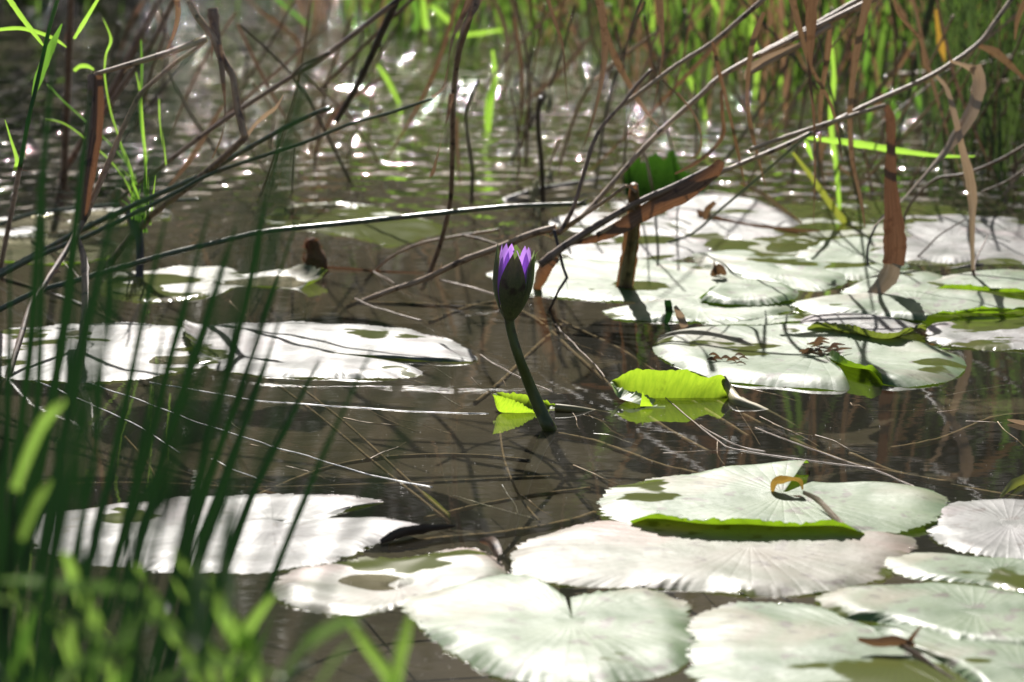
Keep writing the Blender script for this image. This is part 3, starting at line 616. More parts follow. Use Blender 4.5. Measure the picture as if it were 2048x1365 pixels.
stalk('', [(372, -12), (395, 35), (424, 70), (440, 110), (466, 150), (476, 220), (490, 276)], 2.76, 2.7, 13, 16, 'tan', 'stem', parent=e, sharp=True)
stalk('', [(425, 18), (430, 60), (436, 92), (446, 120)], 2.75, 2.74, 21, 15, 'brown', 'stub', parent=e)
stalk('', [(490, 276), (440, 322), (380, 372), (300, 432), (215, 520)], 2.7, 'g', 14, 15, 'brown', 'lower_stem', parent=e, sharp=True)
leaf('', [(438, 90), (446, 160), (450, 220), (444, 270), (424, 318)], 2.73, 2.69, [12, 14, 9, 11, 3], 'dleaf', 'hanging_leaf', parent=e, twist=2)
leaf('', [(492, 276), (510, 250), (535, 228), (552, 215), (568, 188)], 2.7, 2.72, [8, 7, 12, 14, 2], 'pleaf', 'hanging_leaf', parent=e, twist=1)
stalk('brown reed slanting from the upper frame down through the folded reed', [(815, -15), (770, 20), (650, 112), (560, 168), (440, 246), (300, 350), (238, 398)], 3.0, 2.9, 11, 8, 'brown')
stalk('thin brown twin reed running up beside the slanting brown reed', [(660, 105), (610, 128), (585, 150)], 2.95, 2.95, 8, 6, 'brown', 'reed_stub', nodes=False)
stalk('green grey rush with frayed tip ending beyond the folded reed', [(660, 216), (600, 240), (480, 306), (400, 352), (300, 396), (180, 452), (80, 505), (-40, 555)], 2.74, 'g', 9, 13, 'rush', 'rush', 'rush')
e = empty('rush', 'long thin rush rising to a dry leaf that bends up out of frame', 'rush')
stalk('', [(865, 197), (780, 226), (700, 248), (600, 288), (430, 345), (340, 392), (180, 470), (60, 520), (-60, 575)], 2.72, 'g', 6, 11, 'rush', 'stem', parent=e)
leaf('', [(860, 198), (885, 178), (893, 150), (900, 100), (912, 60), (935, 10), (945, -20)], 2.72, 2.76, [5, 6, 12, 16, 10, 14, 12], 'dleaf', 'dry_leaf', parent=e, twist=3)
stalk('straight green rush crossing the middle to a split tip', [(1172, 408), (1080, 411), (1000, 415), (850, 430), (700, 446), (530, 464), (430, 486), (330, 510), (150, 562), (60, 590), (-60, 640)], 2.78, 'g', 9, 12, 'rush', 'rush', 'rush', nodes=False)
stalk('split tip twig at the end of the straight green rush', [(1150, 410), (1165, 404), (1176, 398)], 2.77, 2.77, 5, 3, 'dark', 'twig', 'twig', nodes=False)
stalk('silvery stem bowed over the drowned pad', [(-20, 448), (60, 430), (160, 416), (300, 405), (400, 398)], 'g', 3.1, 9, 6, 'rush', 'rush', 'rush', nodes=False)
for (pts, w0, lb) in (([(-20, 540), (60, 575), (160, 610), (230, 635)], 10, 'dark fallen stem lying over the sunken leaves'), ([(-10, 435), (60, 480), (140, 520), (215, 560)], 6, 'thin lichen spotted twig fallen across the rushes'),
                      ([(80, 480), (120, 520), (160, 560), (210, 620)], 5, 'crooked dark twig under the kinked reed')):
    stalk(lb, pts, 'g', 'g', w0, w0 * .7, 'dark' if w0 > 5 else 'brown', 'twig', 'twig', nodes=False)
e = empty('rotten_reed', 'bleached rotten stem bent over beside the green tuft', 'reed')
stalk('', [(232, 386), (248, 400), (262, 430), (275, 470)], 2.95, 2.93, 26, 24, 'pleaf', 'upper_stem', parent=e, nodes=False)
stalk('', [(262, 425), (275, 465), (280, 505), (278, 560)], 2.93, 'g', 22, 16, 'dark', 'lower_stem', parent=e, nodes=False)
stalk('blurred brown upright reed behind the snapped rusty reed', [(142, -10), (138, 90), (134, 200), (130, 290), (128, 352)], 3.5, 'g', 13, 15, 'brown')
stalk('brown reed rising steeply to the upper frame behind the folded reed', [(322, -10), (262, 110), (215, 200), (170, 275), (118, 350)], 3.6, 'g', 17, 12, 'brown')
stalk('second brown reed steep beside the folded reed', [(352, -10), (302, 90), (240, 180), (185, 260)], 3.3, 3.4, 11, 9, 'brown')
stalk('thin dark reed upright below the kinked stub', [(310, 0), (330, 60), (300, 150), (270, 260)], 3.3, 3.4, 6, 6, 'brown')
stalk('near black slanting stick against the sparkling water', [(800, -12), (765, 62), (720, 160), (672, 244)], 3.1, 3.2, 15, 11, 'dark')
stalk('long faint brown reed crossing behind the near black stick', [(835, -10), (770, 50), (640, 180), (700, 250), (760, 330)][0:3], 3.4, 3.5, 8, 6, 'brown')
stalk('thin brown twig falling away below the near black stick', [(600, 140), (640, 180), (700, 235), (760, 320)], 3.4, 'g', 5, 4, 'brown', 'twig', 'twig', nodes=False)
# green stems at the left
e = empty('green_reed', 'green reed with silvery sheath and dark root end at the frame edge', 'reed')
stalk('', [(118, -10), (98, 60), (78, 150), (55, 250), (40, 335)], 2.5, 2.45, 8, 9, 'fgreen', 'stem', parent=e)
stalk('', [(40, 335), (28, 400), (14, 470), (0, 530)], 2.45, 'g', 10, 10, 'brown', 'lower_stem', parent=e)
leaf('', [(64, 200), (80, 150), (100, 100), (124, 48)], 2.49, 2.49, [3, 22, 18, 2], 'fgreen', 'sheath_leaf', parent=e)
leaf('', [(30, 341), (34, 320), (22, 280), (10, 240)], 2.45, 2.45, [9, 8, 5, 1], 'bgreen', 'leaf', parent=e)
leaf('bright green blade slanting from the upper corner to the green reed', [(14, -8), (40, 30), (64, 62), (87, 92)], 2.5, 2.5, [10, 12, 10, 3], 'bgreen', 'grass_leaf', 'grass')
leaf('arched green leaf crossing the green reed near the corner', [(-5, 60), (40, 57), (85, 68), (115, 82), (133, 95)], 2.6, 2.6, [7, 8, 8, 7, 2], 'bgreen', 'grass_leaf', 'grass')
leaf('green blade rising to the upper frame beside the blurred brown reed', [(148, 78), (165, 50), (180, 25), (200, -8)], 2.6, 2.6, [6, 9, 8, 5], 'bgreen', 'grass_leaf', 'grass')
leaf('short arched green blade beside the top of the rusty sheath', [(148, 142), (160, 133), (175, 133), (188, 140)], 2.9, 2.9, [7, 9, 8, 3], 'bgreen', 'grass_leaf', 'grass')
tuft = [([(205, 35), (222, 78), (212, 110), (210, 155), (222, 225), (240, 280), (262, 340), (275, 400)], [1, 9, 6, 5, 5, 5, 5, 5]), ([(272, 145), (280, 185), (286, 260), (292, 330), (295, 430)], [2, 6, 7, 8, 8]),
        ([(282, 80), (284, 140), (280, 230), (290, 320), (296, 440)], [4, 7, 5, 6, 6]), ([(94, 168), (130, 205), (180, 250), (240, 310), (275, 370)], [6, 8, 7, 6, 5]), ([(92, 238), (130, 248), (180, 285), (240, 345), (282, 430)], [7, 7, 6, 6, 5]),
        ([(318, 198), (320, 240), (328, 300), (332, 330)], [2, 5, 6, 5]), ([(240, 290), (258, 340), (275, 400), (290, 445)], [3, 6, 6, 5]), ([(300, 300), (290, 350), (292, 400), (296, 445)], [2, 5, 6, 6]), ([(235, 330), (262, 360), (280, 400), (292, 445)], [2, 5, 6, 5]),
        ([(250, 350), (270, 385), (285, 420), (290, 450)], [2, 4, 5, 5]), ([(310, 350), (305, 400), (300, 450)], [2, 5, 5])]
e = empty('grass_tuft', 'tuft of thin green blades growing beside the rotten stem', 'grass')
for pts, wd in tuft:
    leaf('', pts, 2.85, 2.9, [q * .62 for q in wd], rnd.choice(['bgreen', 'fgreen', 'fgreen']), 'blade', parent=e, fold=.35, ang=rnd.uniform(-.6, .6))
for k in range(9):
    x0 = 275 + rnd.uniform(-6, 22); leaf('', [(x0, 465), (x0 + rnd.uniform(-12, 12), 430), (x0 + rnd.uniform(-40, 25), rnd.uniform(340, 400))], 2.92, 2.9, [5, 5, 1], 'fgreen', 'blade', parent=e)
# --- centre
e = reed('upright brown reed with curling leaf strips beside the bud')
stalk('', [(955, -12), (935, 50), (917, 110), (907, 190), (905, 300), (902, 390), (893, 440), (880, 490), (862, 540), (852, 556)], 2.72, 'g', 12, 9, 'brown', 'stem', parent=e)
leaf('', [(904, 188), (896, 230), (888, 262), (874, 315), (866, 345), (858, 356)], 2.71, 2.7, [12, 10, 4, 7, 9, 1], 'dleaf', 'leaf', parent=e, twist=3)
leaf('', [(962, -15), (945, 20), (925, 60), (912, 95)], 2.72, 2.71, [26, 20, 12, 4], 'dleaf', 'leaf', parent=e, twist=1.2)
leaf('brown hanging leaf with hair thin tip above the horizontal rush', [(1092, -12), (1112, 50), (1125, 90), (1131, 160), (1136, 237)], 2.8, 2.8, [12, 13, 9, 6, 1], 'dleaf', ang=.8, twist=.6)
leaf('long brown leaf hanging in a sickle curve left of the crossing reeds'.replace(' left of', ' beside'), [(1196, -12), (1206, 40), (1210, 100), (1203, 160), (1188, 230), (1165, 300)], 2.8, 2.8, [16, 18, 15, 11, 6, 1], 'dleaf', ang=.3, twist=.5)
leaf('brown leaf slanting down behind the two crossing reeds', [(1212, 55), (1228, 110), (1262, 175), (1290, 220), (1318, 255)], 2.9, 2.9, [6, 15, 12, 7, 1], 'dleaf')
stalk('fine brown strand hanging near the top of the sickle shaped leaf', [(1286, -10), (1262, 60), (1250, 110), (1244, 150)], 2.9, 2.9, 6, 2, 'brown', 'dry_strand', 'leaf', nodes=False)
leaf('thin dark leaf hanging over the bent reed elbow', [(1318, -12), (1324, 60), (1324, 120), (1310, 200), (1292, 280)], 2.8, 2.8, [14, 11, 6, 5, 1], 'dleaf', twist=1)
stalk('long pale reed climbing from the water past the bud to the upper frame', [(712, 598), (780, 582), (850, 558), (930, 520), (1000, 495), (1060, 470), (1112, 456)], 'g', 2.72, 9, 15, 'tan')
stalk('dry reed from the bud up to a kink and on to the upper frame', [(1110, 470), (1165, 432), (1215, 378), (1275, 310), (1330, 254), (1400, 192), (1450, 148), (1560, 88), (1640, 45), (1745, -15)], 2.72, 3.0, 10, 12, 'tan')
e = reed('thin elbowed reed with broken foot dangling to the water')
stalk('', [(1302, 140), (1270, 175), (1245, 208), (1195, 268), (1165, 358), (1145, 420), (1118, 468)], 2.8, 2.7, 7, 9, 'brown', 'stem', parent=e)
stalk('', [(1108, 460), (1118, 500), (1126, 535), (1134, 556)], 2.7, 2.68, 7, 6, 'dark', 'shank', parent=e, sharp=True)
stalk('', [(1134, 556), (1118, 580), (1096, 618)], 2.68, 'g', 6, 5, 'dark', 'foot', parent=e, sharp=True)
stalk('', [(1302, 140), (1330, 165), (1380, 215), (1395, 225)], 2.8, 2.86, 4, 2, 'brown', 'tip', parent=e, nodes=False)
stalk('thick pale reed from the upper frame over the elbowed reed', [(1540, -12), (1480, 40), (1425, 86), (1352, 132), (1290, 178), (1245, 212)], 2.85, 2.78, 11, 8, 'tan')
stalk('second length of reed beside the broad brown leaf', [(1430, 332), (1350, 372), (1270, 408), (1200, 448), (1130, 492), (1080, 530)], 2.72, 2.66, 11, 16, 'brown')
leaf('broad dark brown leaf slanting across the reed stump', [(1443, 322), (1425, 345), (1370, 385), (1300, 420), (1240, 455), (1190, 478), (1140, 488)], 2.71, 2.68, [14, 30, 36, 34, 26, 16, 4], 'rust', fold=.35, ang=.2)
leaf('rusty torn sheath standing in the water behind the bud', [(1115, 510), (1095, 530), (1082, 555), (1072, 582)], 2.68, 'g', [24, 30, 26, 16], 'rust', fold=.4)
stalk('thin pale stalk leading up to the cut top of the reed stump', [(1252, 372), (1210, 402), (1150, 442), (1100, 470)], 2.68, 2.72, 7, 8, 'tan')
e = empty('reed_stump', 'thick rust brown reed stump standing on the broad pale pad', 'reed')
leaf('', [(1266, 368), (1268, 420), (1262, 480), (1256, 530), (1248, 578)], 2.69, 'g', [14, 28, 32, 34, 36], 'rust', 'sheath', parent=e, fold=.7, ang=0)
stalk('', [(1268, 372), (1268, 420), (1264, 480), (1256, 530), (1250, 580)], 2.70, G(1250, 580).y + .005, 18, 30, 'brown', 'stem', parent=e, nodes=False)
stalk('', [(1252, 372), (1262, 376), (1272, 385)], 2.69, 2.69, 6, 5, 'pleaf', 'broken_top', parent=e, nodes=False)
stalk('thin dead stem arching from the water toward the crossing reeds', [(745, 540), (780, 516), (840, 488), (910, 474), (1000, 460)], 'g', 2.9, 5, 6, 'tan', 'dead_reed', 'reed')
stalk('short thin stem branching under the arched dead stem', [(930, 472), (965, 480), (1000, 492)], 2.9, 2.88, 5, 5, 'tan', 'dead_reed', 'reed', nodes=False)
stalk('dark driftwood stick floating under the standing leaf', [(985, 402), (1030, 393), (1080, 378), (1120, 372), (1180, 362), (1260, 345)], 'g', 'g', 9, 10, 'dark', 'stick', 'stick', nodes=False)
stalk('dark forked twig standing alone in the sparkling water', [(958, 160), (945, 190), (932, 232), (938, 290), (945, 345), (943, 388)], 3.2, 'g', 4, 8, 'dark', 'twig', 'twig', nodes=False)
e = empty('dead_twig', 'dark upright twig wrapped in pale lichen beside the floating stick', 'twig')
stalk('', [(1082, 196), (1076, 230), (1078, 280), (1083, 330), (1086, 400)], 3.3, 'g', 10, 10, 'dark', 'stem', parent=e, nodes=False)
for k, (x, y) in enumerate(((1100, 195), (1070, 375), (1065, 395), (1100, 350), (1075, 420), (1072, 450), (1098, 210))):
    V, F, U = tube_geo([P(x + rnd.uniform(-8, 8), y + rnd.uniform(-20, 20), 3.32 + rnd.uniform(-.02, .02)) for _ in range(26)], .0007, 4, rough=.6, seed=k); mesh('lichen', V, F, M['lichen'], e, U)
e = empty('bulrush_stub', 'brown fuzzy seed head stub sticking out behind the rolled pad', 'bulrush')
V, F, U = tube_geo(smooth_path([G(630, 545, -.004), P(632, 528, 2.93), P(628, 500, 2.93), P(620, 478, 2.93)], 7), [.011, .0115, .010, .007, .004], 12, rough=.5, seed=3); mesh('seed_head', V, F, M['fuzz'], e, U)
hv, hf = [], []
for k in range(700):
    t = rnd.random(); a = rnd.uniform(0, 2 * math.pi); c0 = P(632 - 10 * t, 540 - 62 * t, 2.93); r0 = .0115 * (1 - .55 * t ** 2)
    d = Vector((math.cos(a), math.sin(a), rnd.uniform(-.3, .9))).normalized(); p = c0 + Vector((math.cos(a), math.sin(a), 0)) * r0 * .9
    s = Vector((rnd.uniform(-1, 1), rnd.uniform(-1, 1), rnd.uniform(-1, 1))).normalized() * .0004; q = p + d * rnd.uniform(.002, .0055)
    n0 = len(hv); hv += [p - s, p + s, q]; hf.append((n0, n0 + 1, n0 + 2))
o = mesh('fuzz', hv, hf, M['fuzz'], e); o['kind'] = 'stuff'
leaf('brown waterlogged leaf trailing from the fuzzy stub', [(640, 536), (700, 540), (760, 545), (850, 548)], 'g', 'g', [14, 16, 12, 4], 'brown', ang=1.2, dz=.001)
# --- right hand reeds
e = reed('long jointed reed running up through the green blades to the corner')
stalk('', [(1195, 470), (1260, 432), (1350, 388), (1440, 346), (1560, 296), (1620, 268), (1740, 208), (1862, 152), (1952, 92), (1990, 45), (2030, -12)], 2.68, 3.0, 10, 9, 'tan', 'stem', parent=e)
leaf('', [(1957, 92), (1990, 105), (2025, 135), (2060, 170)], 2.97, 2.96, [6, 20, 18, 10], 'dleaf', 'leaf', parent=e, twist=.8)
leaf('', [(1872, 152), (1892, 175), (1905, 215), (1915, 255)], 2.9, 2.88, [6, 9, 12, 13], 'pleaf', 'leaf', parent=e)
leaf('', [(1900, 122), (1925, 130), (1950, 140)], 2.91, 2.9, [5, 8, 18], 'pleaf', 'leaf', parent=e)
leaf('', [(1950, 132), (1958, 165), (1945, 220), (1915, 270), (1890, 305), (1850, 350), (1800, 405), (1740, 460)], 2.9, 2.84, [26, 30, 32, 30, 20, 10, 7, 4], 'pleaf', 'hanging_leaf', parent=e, twist=.9)
leaf('', [(1915, 255), (1925, 300), (1938, 350), (1945, 400), (1944, 460), (1946, 548)], 2.88, 2.85, [12, 16, 22, 20, 14, 6], 'pleaf', 'hanging_leaf', parent=e, twist=.4)
leaf('', [(1946, 540), (1952, 572), (1962, 595)], 2.85, 2.84, [6, 7, 3], 'rleaf', 'leaf_tip', parent=e)
e = reed('reed folded at a sharp elbow with wide rusty blade hanging to the pads')
stalk('', [(1770, 211), (1715, 228), (1640, 252), (1580, 272), (1500, 300)], 2.82, 2.75, 8, 10, 'tan', 'stem', parent=e)
leaf('', [(1772, 211), (1781, 240), (1782, 300), (1781, 360), (1787, 440), (1790, 500), (1786, 530)], 2.82, 2.76, [10, 20, 18, 26, 38, 44, 40], 'rust', 'hanging_leaf', parent=e, fold=.2, ang=.15)
leaf('', [(1786, 528), (1776, 555), (1755, 580), (1725, 604)], 2.76, 'g', [42, 40, 34, 6], 'pleaf', 'leaf_tip', parent=e, fold=.15, ang=.5)
stalk('pale reed with long sheath crossing below the upper frame edge', [(1520, 92 + 20), (1560, 92), (1640, 52), (1730, 8), (1760, -10)], 2.86, 2.9, 10, 15, 'tan', 'reed', nodes=False)
stalk('forked pale reed ending in a blunt tip under the sheathed one', [(1500, 148), (1530, 130), (1600, 90), (1660, 52)], 2.84, 2.88, 8, 13, 'tan', nodes=False)
hang = [([(1582, -12), (1600, 60), (1620, 130), (1655, 195), (1672, 245), (1685, 325)], 2.8, [16, 13, 9, 8, 8, 1], 'dleaf', 'brown leaf hanging behind the wide dark paired leaf'),
        ([(1622, -12), (1622, 60), (1620, 150), (1628, 240), (1630, 330), (1627, 450)], 2.74, [28, 22, 8, 6, 6, 1], 'rleaf', 'wide dark paired leaf tapering to a thread over the pads'),
        ([(1528, 25), (1508, 75), (1498, 130), (1495, 200), (1505, 270), (1532, 375)], 2.8, [8, 12, 10, 8, 9, 1], 'dleaf', 'wavy brown leaf hanging from the pale sheathed reed'),
        ([(1425, 84), (1440, 150), (1455, 210), (1475, 300), (1490, 372)], 2.8, [5, 8, 7, 6, 2], 'rleaf', 'narrow rusty leaf hanging from the kinked thick reed'),
        ([(1738, -12), (1722, 60), (1708, 140), (1700, 230), (1705, 320), (1722, 400), (1730, 455)], 2.85, [18, 16, 15, 12, 12, 9, 3], 'dleaf', 'long brown blade hanging over the yellow leaf'),
        ([(1660, 50), (1655, 110), (1642, 200), (1640, 300)], 2.9, [10, 12, 10, 4], 'dleaf', 'short brown blade hanging beside the bright upright blade'),
        ([(1355, 185), (1385, 225), (1400, 260), (1400, 300), (1376, 325)], 2.8, [4, 5, 6, 5, 1], 'dleaf', 'small curled brown leaf hooked round beside the standing leaf'),
        ([(1442, 180), (1445, 230), (1446, 270), (1420, 305), (1385, 330), (1350, 348)], 2.78, [5, 8, 8, 7, 8, 3], 'rleaf', 'rusty curled leaf running down to the crossing reeds'),
        ([(1492, 160), (1500, 140), (1530, 118), (1600, 88)], 2.84, [8, 16, 12, 6], 'pleaf', 'pale tapered sheath along the forked reed'),
        ([(352, -12), (356, 30), (345, 75), (322, 122)], 2.7, [12, 10, 6, 1], 'dleaf', 'thin twisted leaf hanging before the folded reed'),
        ([(2052, 0), (2035, 40), (2030, 80)], 2.9, [12, 10, 3], 'dleaf', 'short dark leaf at the upper corner'),
        ([(1785, -12), (1800, 30), (1840, 80), (1850, 130), (1872, 155)], 3.0, [6, 9, 6, 6, 2], 'dleaf', 'brown strand drooping onto the jointed reed'),
        ([(1780, 210), (1790, 300), (1800, 330)], 3.4, [4, 4, 2], 'brown', 'thin dark sliver behind the sharp elbow reed')]
for pts, Y, wd, mt, lb in hang: leaf(lb, pts, Y, Y + .02, wd, mt, twist=rnd.uniform(-.8, .8), ang=rnd.uniform(-.3, .5))
stalk('thin green stem slanting down over the white pads', [(1622, 265), (1560, 318), (1500, 370), (1440, 420), (1380, 470), (1310, 482)], 2.75, 'g', 6, 5, 'rush', 'rush', 'rush', nodes=False)
leaf('bright green blade lying level under the jointed reed', [(1600, 275), (1680, 283), (1740, 292), (1800, 302), (1880, 312), (1950, 313)], 3.0, 3.05, [4, 14, 15, 12, 7, 2], 'bgreen', 'grass_leaf', 'grass', fold=.3)
leaf('yellow green leaf dipping into the water behind the white pads', [(1585, 305), (1620, 350), (1655, 400), (1692, 448)], 3.1, 'g', [5, 10, 13, 14], 'yleaf', 'grass_leaf', 'grass')
leaf('short green leaf below the start of the level bright blade', [(1610, 275), (1618, 300), (1625, 320)], 3.0, 3.0, [8, 10, 3], 'bgreen', 'grass_leaf', 'grass')
leaf('orange yellow dead leaf pointing down among the green blades', [(1872, 20), (1876, 60), (1882, 90), (1890, 125)], 3.5, 3.5, [6, 9, 16, 2], 'orange')
leaf('orange leaf stalk lying across the white pad with the stick', [(1480, 380), (1520, 400), (1560, 430), (1604, 462)], 'g', 'g', [7, 12, 10, 4], 'orange', dz=.009, ang=.6)
leaf('dark brown strip lying over the sunken olive pad', [(1395, 442), (1440, 458), (1500, 470), (1580, 478), (1640, 480)], 'g', 'g', [16, 18, 14, 12, 3], 'rleaf', dz=.01, ang=.7)
leaf('small upright yellow brown scrap on the end of the brown strip', [(1410, 440), (1415, 420), (1430, 405)], 2.95, 2.95, [8, 14, 8], 'rleaf', 'leaf_scrap')
stalk('reddish stick lying along the far edge of the white pad', [(1370, 382), (1430, 386), (1480, 398), (1540, 420)], 'g', 'g', 6, 3, 'brown', 'stick', 'stick', nodes=False)
twl = [([(2060, 285), (2000, 320), (1930, 348), (1870, 360), (1820, 410), (1805, 460), (1800, 520)], 'pale forked twig bending down beside the rusty blade', 7), ([(1740, 540), (1735, 500), (1760, 440), (1800, 410)], 'dark crooked twig in the debris behind the pads', 6),
       ([(1800, 525), (1900, 512), (2000, 500), (2070, 492)], 'lichen crusted twig lying level across the wide pale pad', 9), ([(1820, 545), (1900, 540), (1960, 530), (2060, 520)], 'dark twig lying below the lichen crusted twig', 8),
       ([(1748, 520), (1780, 545), (1830, 555), (1880, 540)], 'wet black twig lying at the foot of the rusty blade', 10), ([(2048, 340), (2010, 365), (1960, 385)], 'thin twig reaching in from the frame edge above the pad', 5),
       ([(1952, 600), (1962, 590), (2010, 598), (2060, 606)], 'thin black twig on the pad with the dark curled edge', 4), ([(1960, 560), (1950, 530), (1972, 480), (1975, 470)], 'short upright twig beside the pale hanging leaf', 4),
       ([(1820, 520), (1850, 500), (1880, 470), (1930, 440)], 'faint twig slanting over the wide pale pad', 4)]
for pts, lb, w0 in twl: stalk(lb, pts, 'g' if pts[0][1] > 470 else 2.95, 'g' if pts[-1][1] > 485 else 2.95, w0, w0 * .6, 'dark' if 'dark' in lb or 'black' in lb else 'brown', 'twig', 'twig', nodes=False)

# thin dead stems and strips tangled over the far water
tr_ = random.Random(77)
for k in range(135):
    x1 = tr_.choice((tr_.uniform(150, 2100), tr_.uniform(900, 2100))); y1 = tr_.uniform(120, 400); top = tr_.uniform(-60, 60) if tr_.random() < .65 else y1 - tr_.uniform(60, 170)
    x0 = x1 + tr_.gauss(30, 130) * (y1 - top) / 250; Yw = G(x1, y1).y; mid = ((x0 + x1) / 2 + tr_.gauss(0, 22), (y1 + top) / 2 + tr_.gauss(0, 12)); g_ = 'thin dead stems tangled over the far water'
    if k % 3: stalk('thin dead brown stem tangled over the sparkling far water', [(x1, y1), mid, (x0, top)], 'g', max(3.0, Yw - tr_.uniform(0, .5)), tr_.uniform(3, 7), tr_.uniform(2, 6), tr_.choice(['brown', 'tan', 'tan', 'dark']), 'dead_reed', group=g_, nodes=False)
    else: leaf('narrow dead leaf strip hanging over the far water', [(x0, top), mid, (x1, y1)], Yw - .1, Yw - .1, [5, tr_.uniform(6, 11), 1.5], tr_.choice(['dleaf', 'brown', 'rleaf']), twist=tr_.uniform(-1.5, 1.5), group='narrow dead leaf strips over the far water')
# pale pinkish fallen reeds far right, and upright stems there
for k, (pts, lb) in enumerate((([(1930, 205), (1840, 240), (1700, 300)][:0] or [(1790, 280), (1860, 245), (1925, 208)], 'pinkish fallen reed among the green blades at the far bank'), ([(1700, 320), (1740, 300), (1790, 280)], 'blurred pale reed end below the jointed reed'),
        ([(1800, 150), (1870, 145), (1940, 135), (2060, 105)], 'pale reed lying level behind the jointed reed'), ([(1960, 175), (2010, 165), (2060, 150)], 'dull green fallen stem at the frame edge'),
        ([(1740, 205), (1800, 120), (1812, 90)], 'silvery stem leaning among the bright blades'), ([(1980, 310), (1990, 260), (2000, 230)], 'short pinkish upright stem among the sedge'), ([(1870, 250), (1890, 262), (1900, 268)], 'pale broken reed end in the sedge'))):
    stalk(lb, pts, 4.2, 4.0, 10, 8, 'tan' if k < 5 else 'pleaf', nodes=False)
leaf('silvery rush leaning between the orange leaf and the wide pair', [(1868, -12), (1850, 60), (1835, 110), (1815, 200), (1800, 260), (1790, 330)], 3.6, 3.7, [14, 14, 8, 7, 7, 6], 'rush', 'rush_leaf', 'rush')

# ---------------------------------------------------------------- hero green blades in the marsh
bl = [([(1735, -12), (1736, 60), (1733, 130), (1740, 200), (1738, 250)], 14), ([(1660, 70), (1668, 150), (1662, 240), (1672, 330), (1680, 420)], 12), ([(1520, -12), (1500, 60), (1515, 120), (1508, 200)], 11), ([(1350, 110), (1380, 160), (1400, 200), (1350 + 60, 240)], 14),
      ([(1270, -12), (1300, 60), (1330, 110), (1350, 145)], 14), ([(1300, -12), (1302, 30), (1304, 60)], 12), ([(1420, -12), (1440, 40), (1440, 90)], 10), ([(1600, -12), (1598, 60), (1600, 130), (1610, 200)], 10), ([(1750, 150), (1780, 200), (1800, 240)], 11),
      ([(985, 100), (990, 150), (983, 200), (978, 262)], 11), ([(985, 175), (975, 210), (973, 262)], 9), ([(755, 130), (775, 160), (800, 210)], 10), ([(820, -12), (835, 30), (825, 60)], 10), ([(845, -12), (850, 40), (855, 60)], 14), ([(860, 10), (885, 30), (905, 50)], 12),
      ([(1005, 60), (950, 68), (900, 72)], 9), ([(540, -12), (580, 20), (620, 55)], 9), ([(1940, -12), (1950, 40), (1955, 90), (1945, 130)], 13), ([(1970, 20), (1990, 60), (1995, 120)], 12),
      ([(1910, 110), (1930, 180), (1945, 210)], 12), ([(2030, 80), (2020, 140), (2028, 200)], 9), ([(1700, 20), (1690, 80), (1694, 160)], 10), ([(1560, 20), (1575, 90), (1560, 170)], 9), ([(1470, 10), (1478, 80), (1462, 160)], 11), ([(1830, 170), (1838, 210), (1850, 235)], 12)]
gn = 'bright green marsh blades at the far edge of the pond'
for k, (pts, wd) in enumerate(bl):
    Y = G(*pts[-1]).y if pts[-1][1] > 120 else rnd.uniform(4.4, 5.2)
    Y = min(Y, 5.0); ext = list(pts)
    leaf('slender bright green marsh blade at the far edge of the pond', ext, Y, Y, [wd * .5, wd, wd, wd * .6], 'bgreen' if k % 4 else 'fgreen', 'grass_leaf', 'grass', group=gn, ang=rnd.uniform(-.5, .5))

# ---------------------------------------------------------------- marsh grass masses
def blades(name, n, region, hgt, wid, mats, label, seed, lean=.18, segs=7):
    r = random.Random(seed); V, F, U = [], [], []
    for _ in range(n):
        x, y = region(r); h = r.uniform(*hgt); w_ = r.uniform(*wid) / 2; a = r.uniform(0, 2 * math.pi); ln = abs(r.gauss(0, lean)) * h
        bend = r.uniform(0, .35) * h; d = Vector((math.cos(a), math.sin(a), 0)); ya = r.uniform(-.9, .9); s = Vector((math.cos(ya), math.sin(ya), 0))
        tip = r.uniform(.5, .9); L = 0; prev = None
        for i in range(segs + 1):
            t = i / segs; p = Vector((x, y, -.02)) + d * (ln * t + bend * t ** 3) + Vector((0, 0, h * (t - .25 * (bend / h) * t ** 3)))
            ww = w_ * (.6 + .4 * min(1, t * 4)) * (1 - t ** 3) + .0002
            if prev is not None: L += (p - prev).length
            prev = p; V += [p - s * ww, p + Vector((s.y, -s.x, 0)) * ww * .4, p + s * ww]; U += [(0, L), (.5, L), (1, L)]
            if i:
                o = len(V) - 6; F += [(o, o + 1, o + 4, o + 3), (o + 1, o + 2, o + 5, o + 4)]
    return tag(mesh(name, V, F, M[mats], uvs=U), label, 'grass', kind='stuff')
def rg(x0, x1, y0, y1):                                    # region given by the sight lines that bound it
    def f(r):
        Y = r.uniform(y0, y1); px = r.uniform(x0, x1); return ((px - 1024) / FPX * Y * 1.02, Y)
    return f
blades('marsh_grass', 620, rg(1330, 2350, 4.5, 7.6), (.2, .75), (.005, .011), 'marsh', 'bright backlit marsh grass along the far edge of the pond', 1)
blades('marsh_grass', 300, rg(1250, 2350, 4.2, 7.4), (.2, .8), (.004, .008), 'marshdry', 'withered brown stems mixed through the marsh grass', 2, lean=.5)
blades('sedge', 520, rg(1840, 2400, 3.5, 5.6), (.15, .5), (.002, .0045), 'marshdark', 'dense dark green sedge standing behind the wide pale pad', 3)
blades('marsh_grass', 300, rg(680, 1360, 5.4, 7.8), (.15, .6), (.006, .012), 'marsh', 'low green grass along the far shore above the sparkling water', 4, lean=.3)
blades('marsh_grass', 160, rg(560, 1400, 5.3, 7.8), (.15, .7), (.004, .008), 'marshdry', 'dry bent stems among the low green grass', 5, lean=.7)
blades('marsh_grass', 50, rg(-300, 640, 6.2, 7.8), (.15, .6), (.006, .012), 'marsh', 'scattered grass on the shaded end of the far shore', 6, lean=.3)
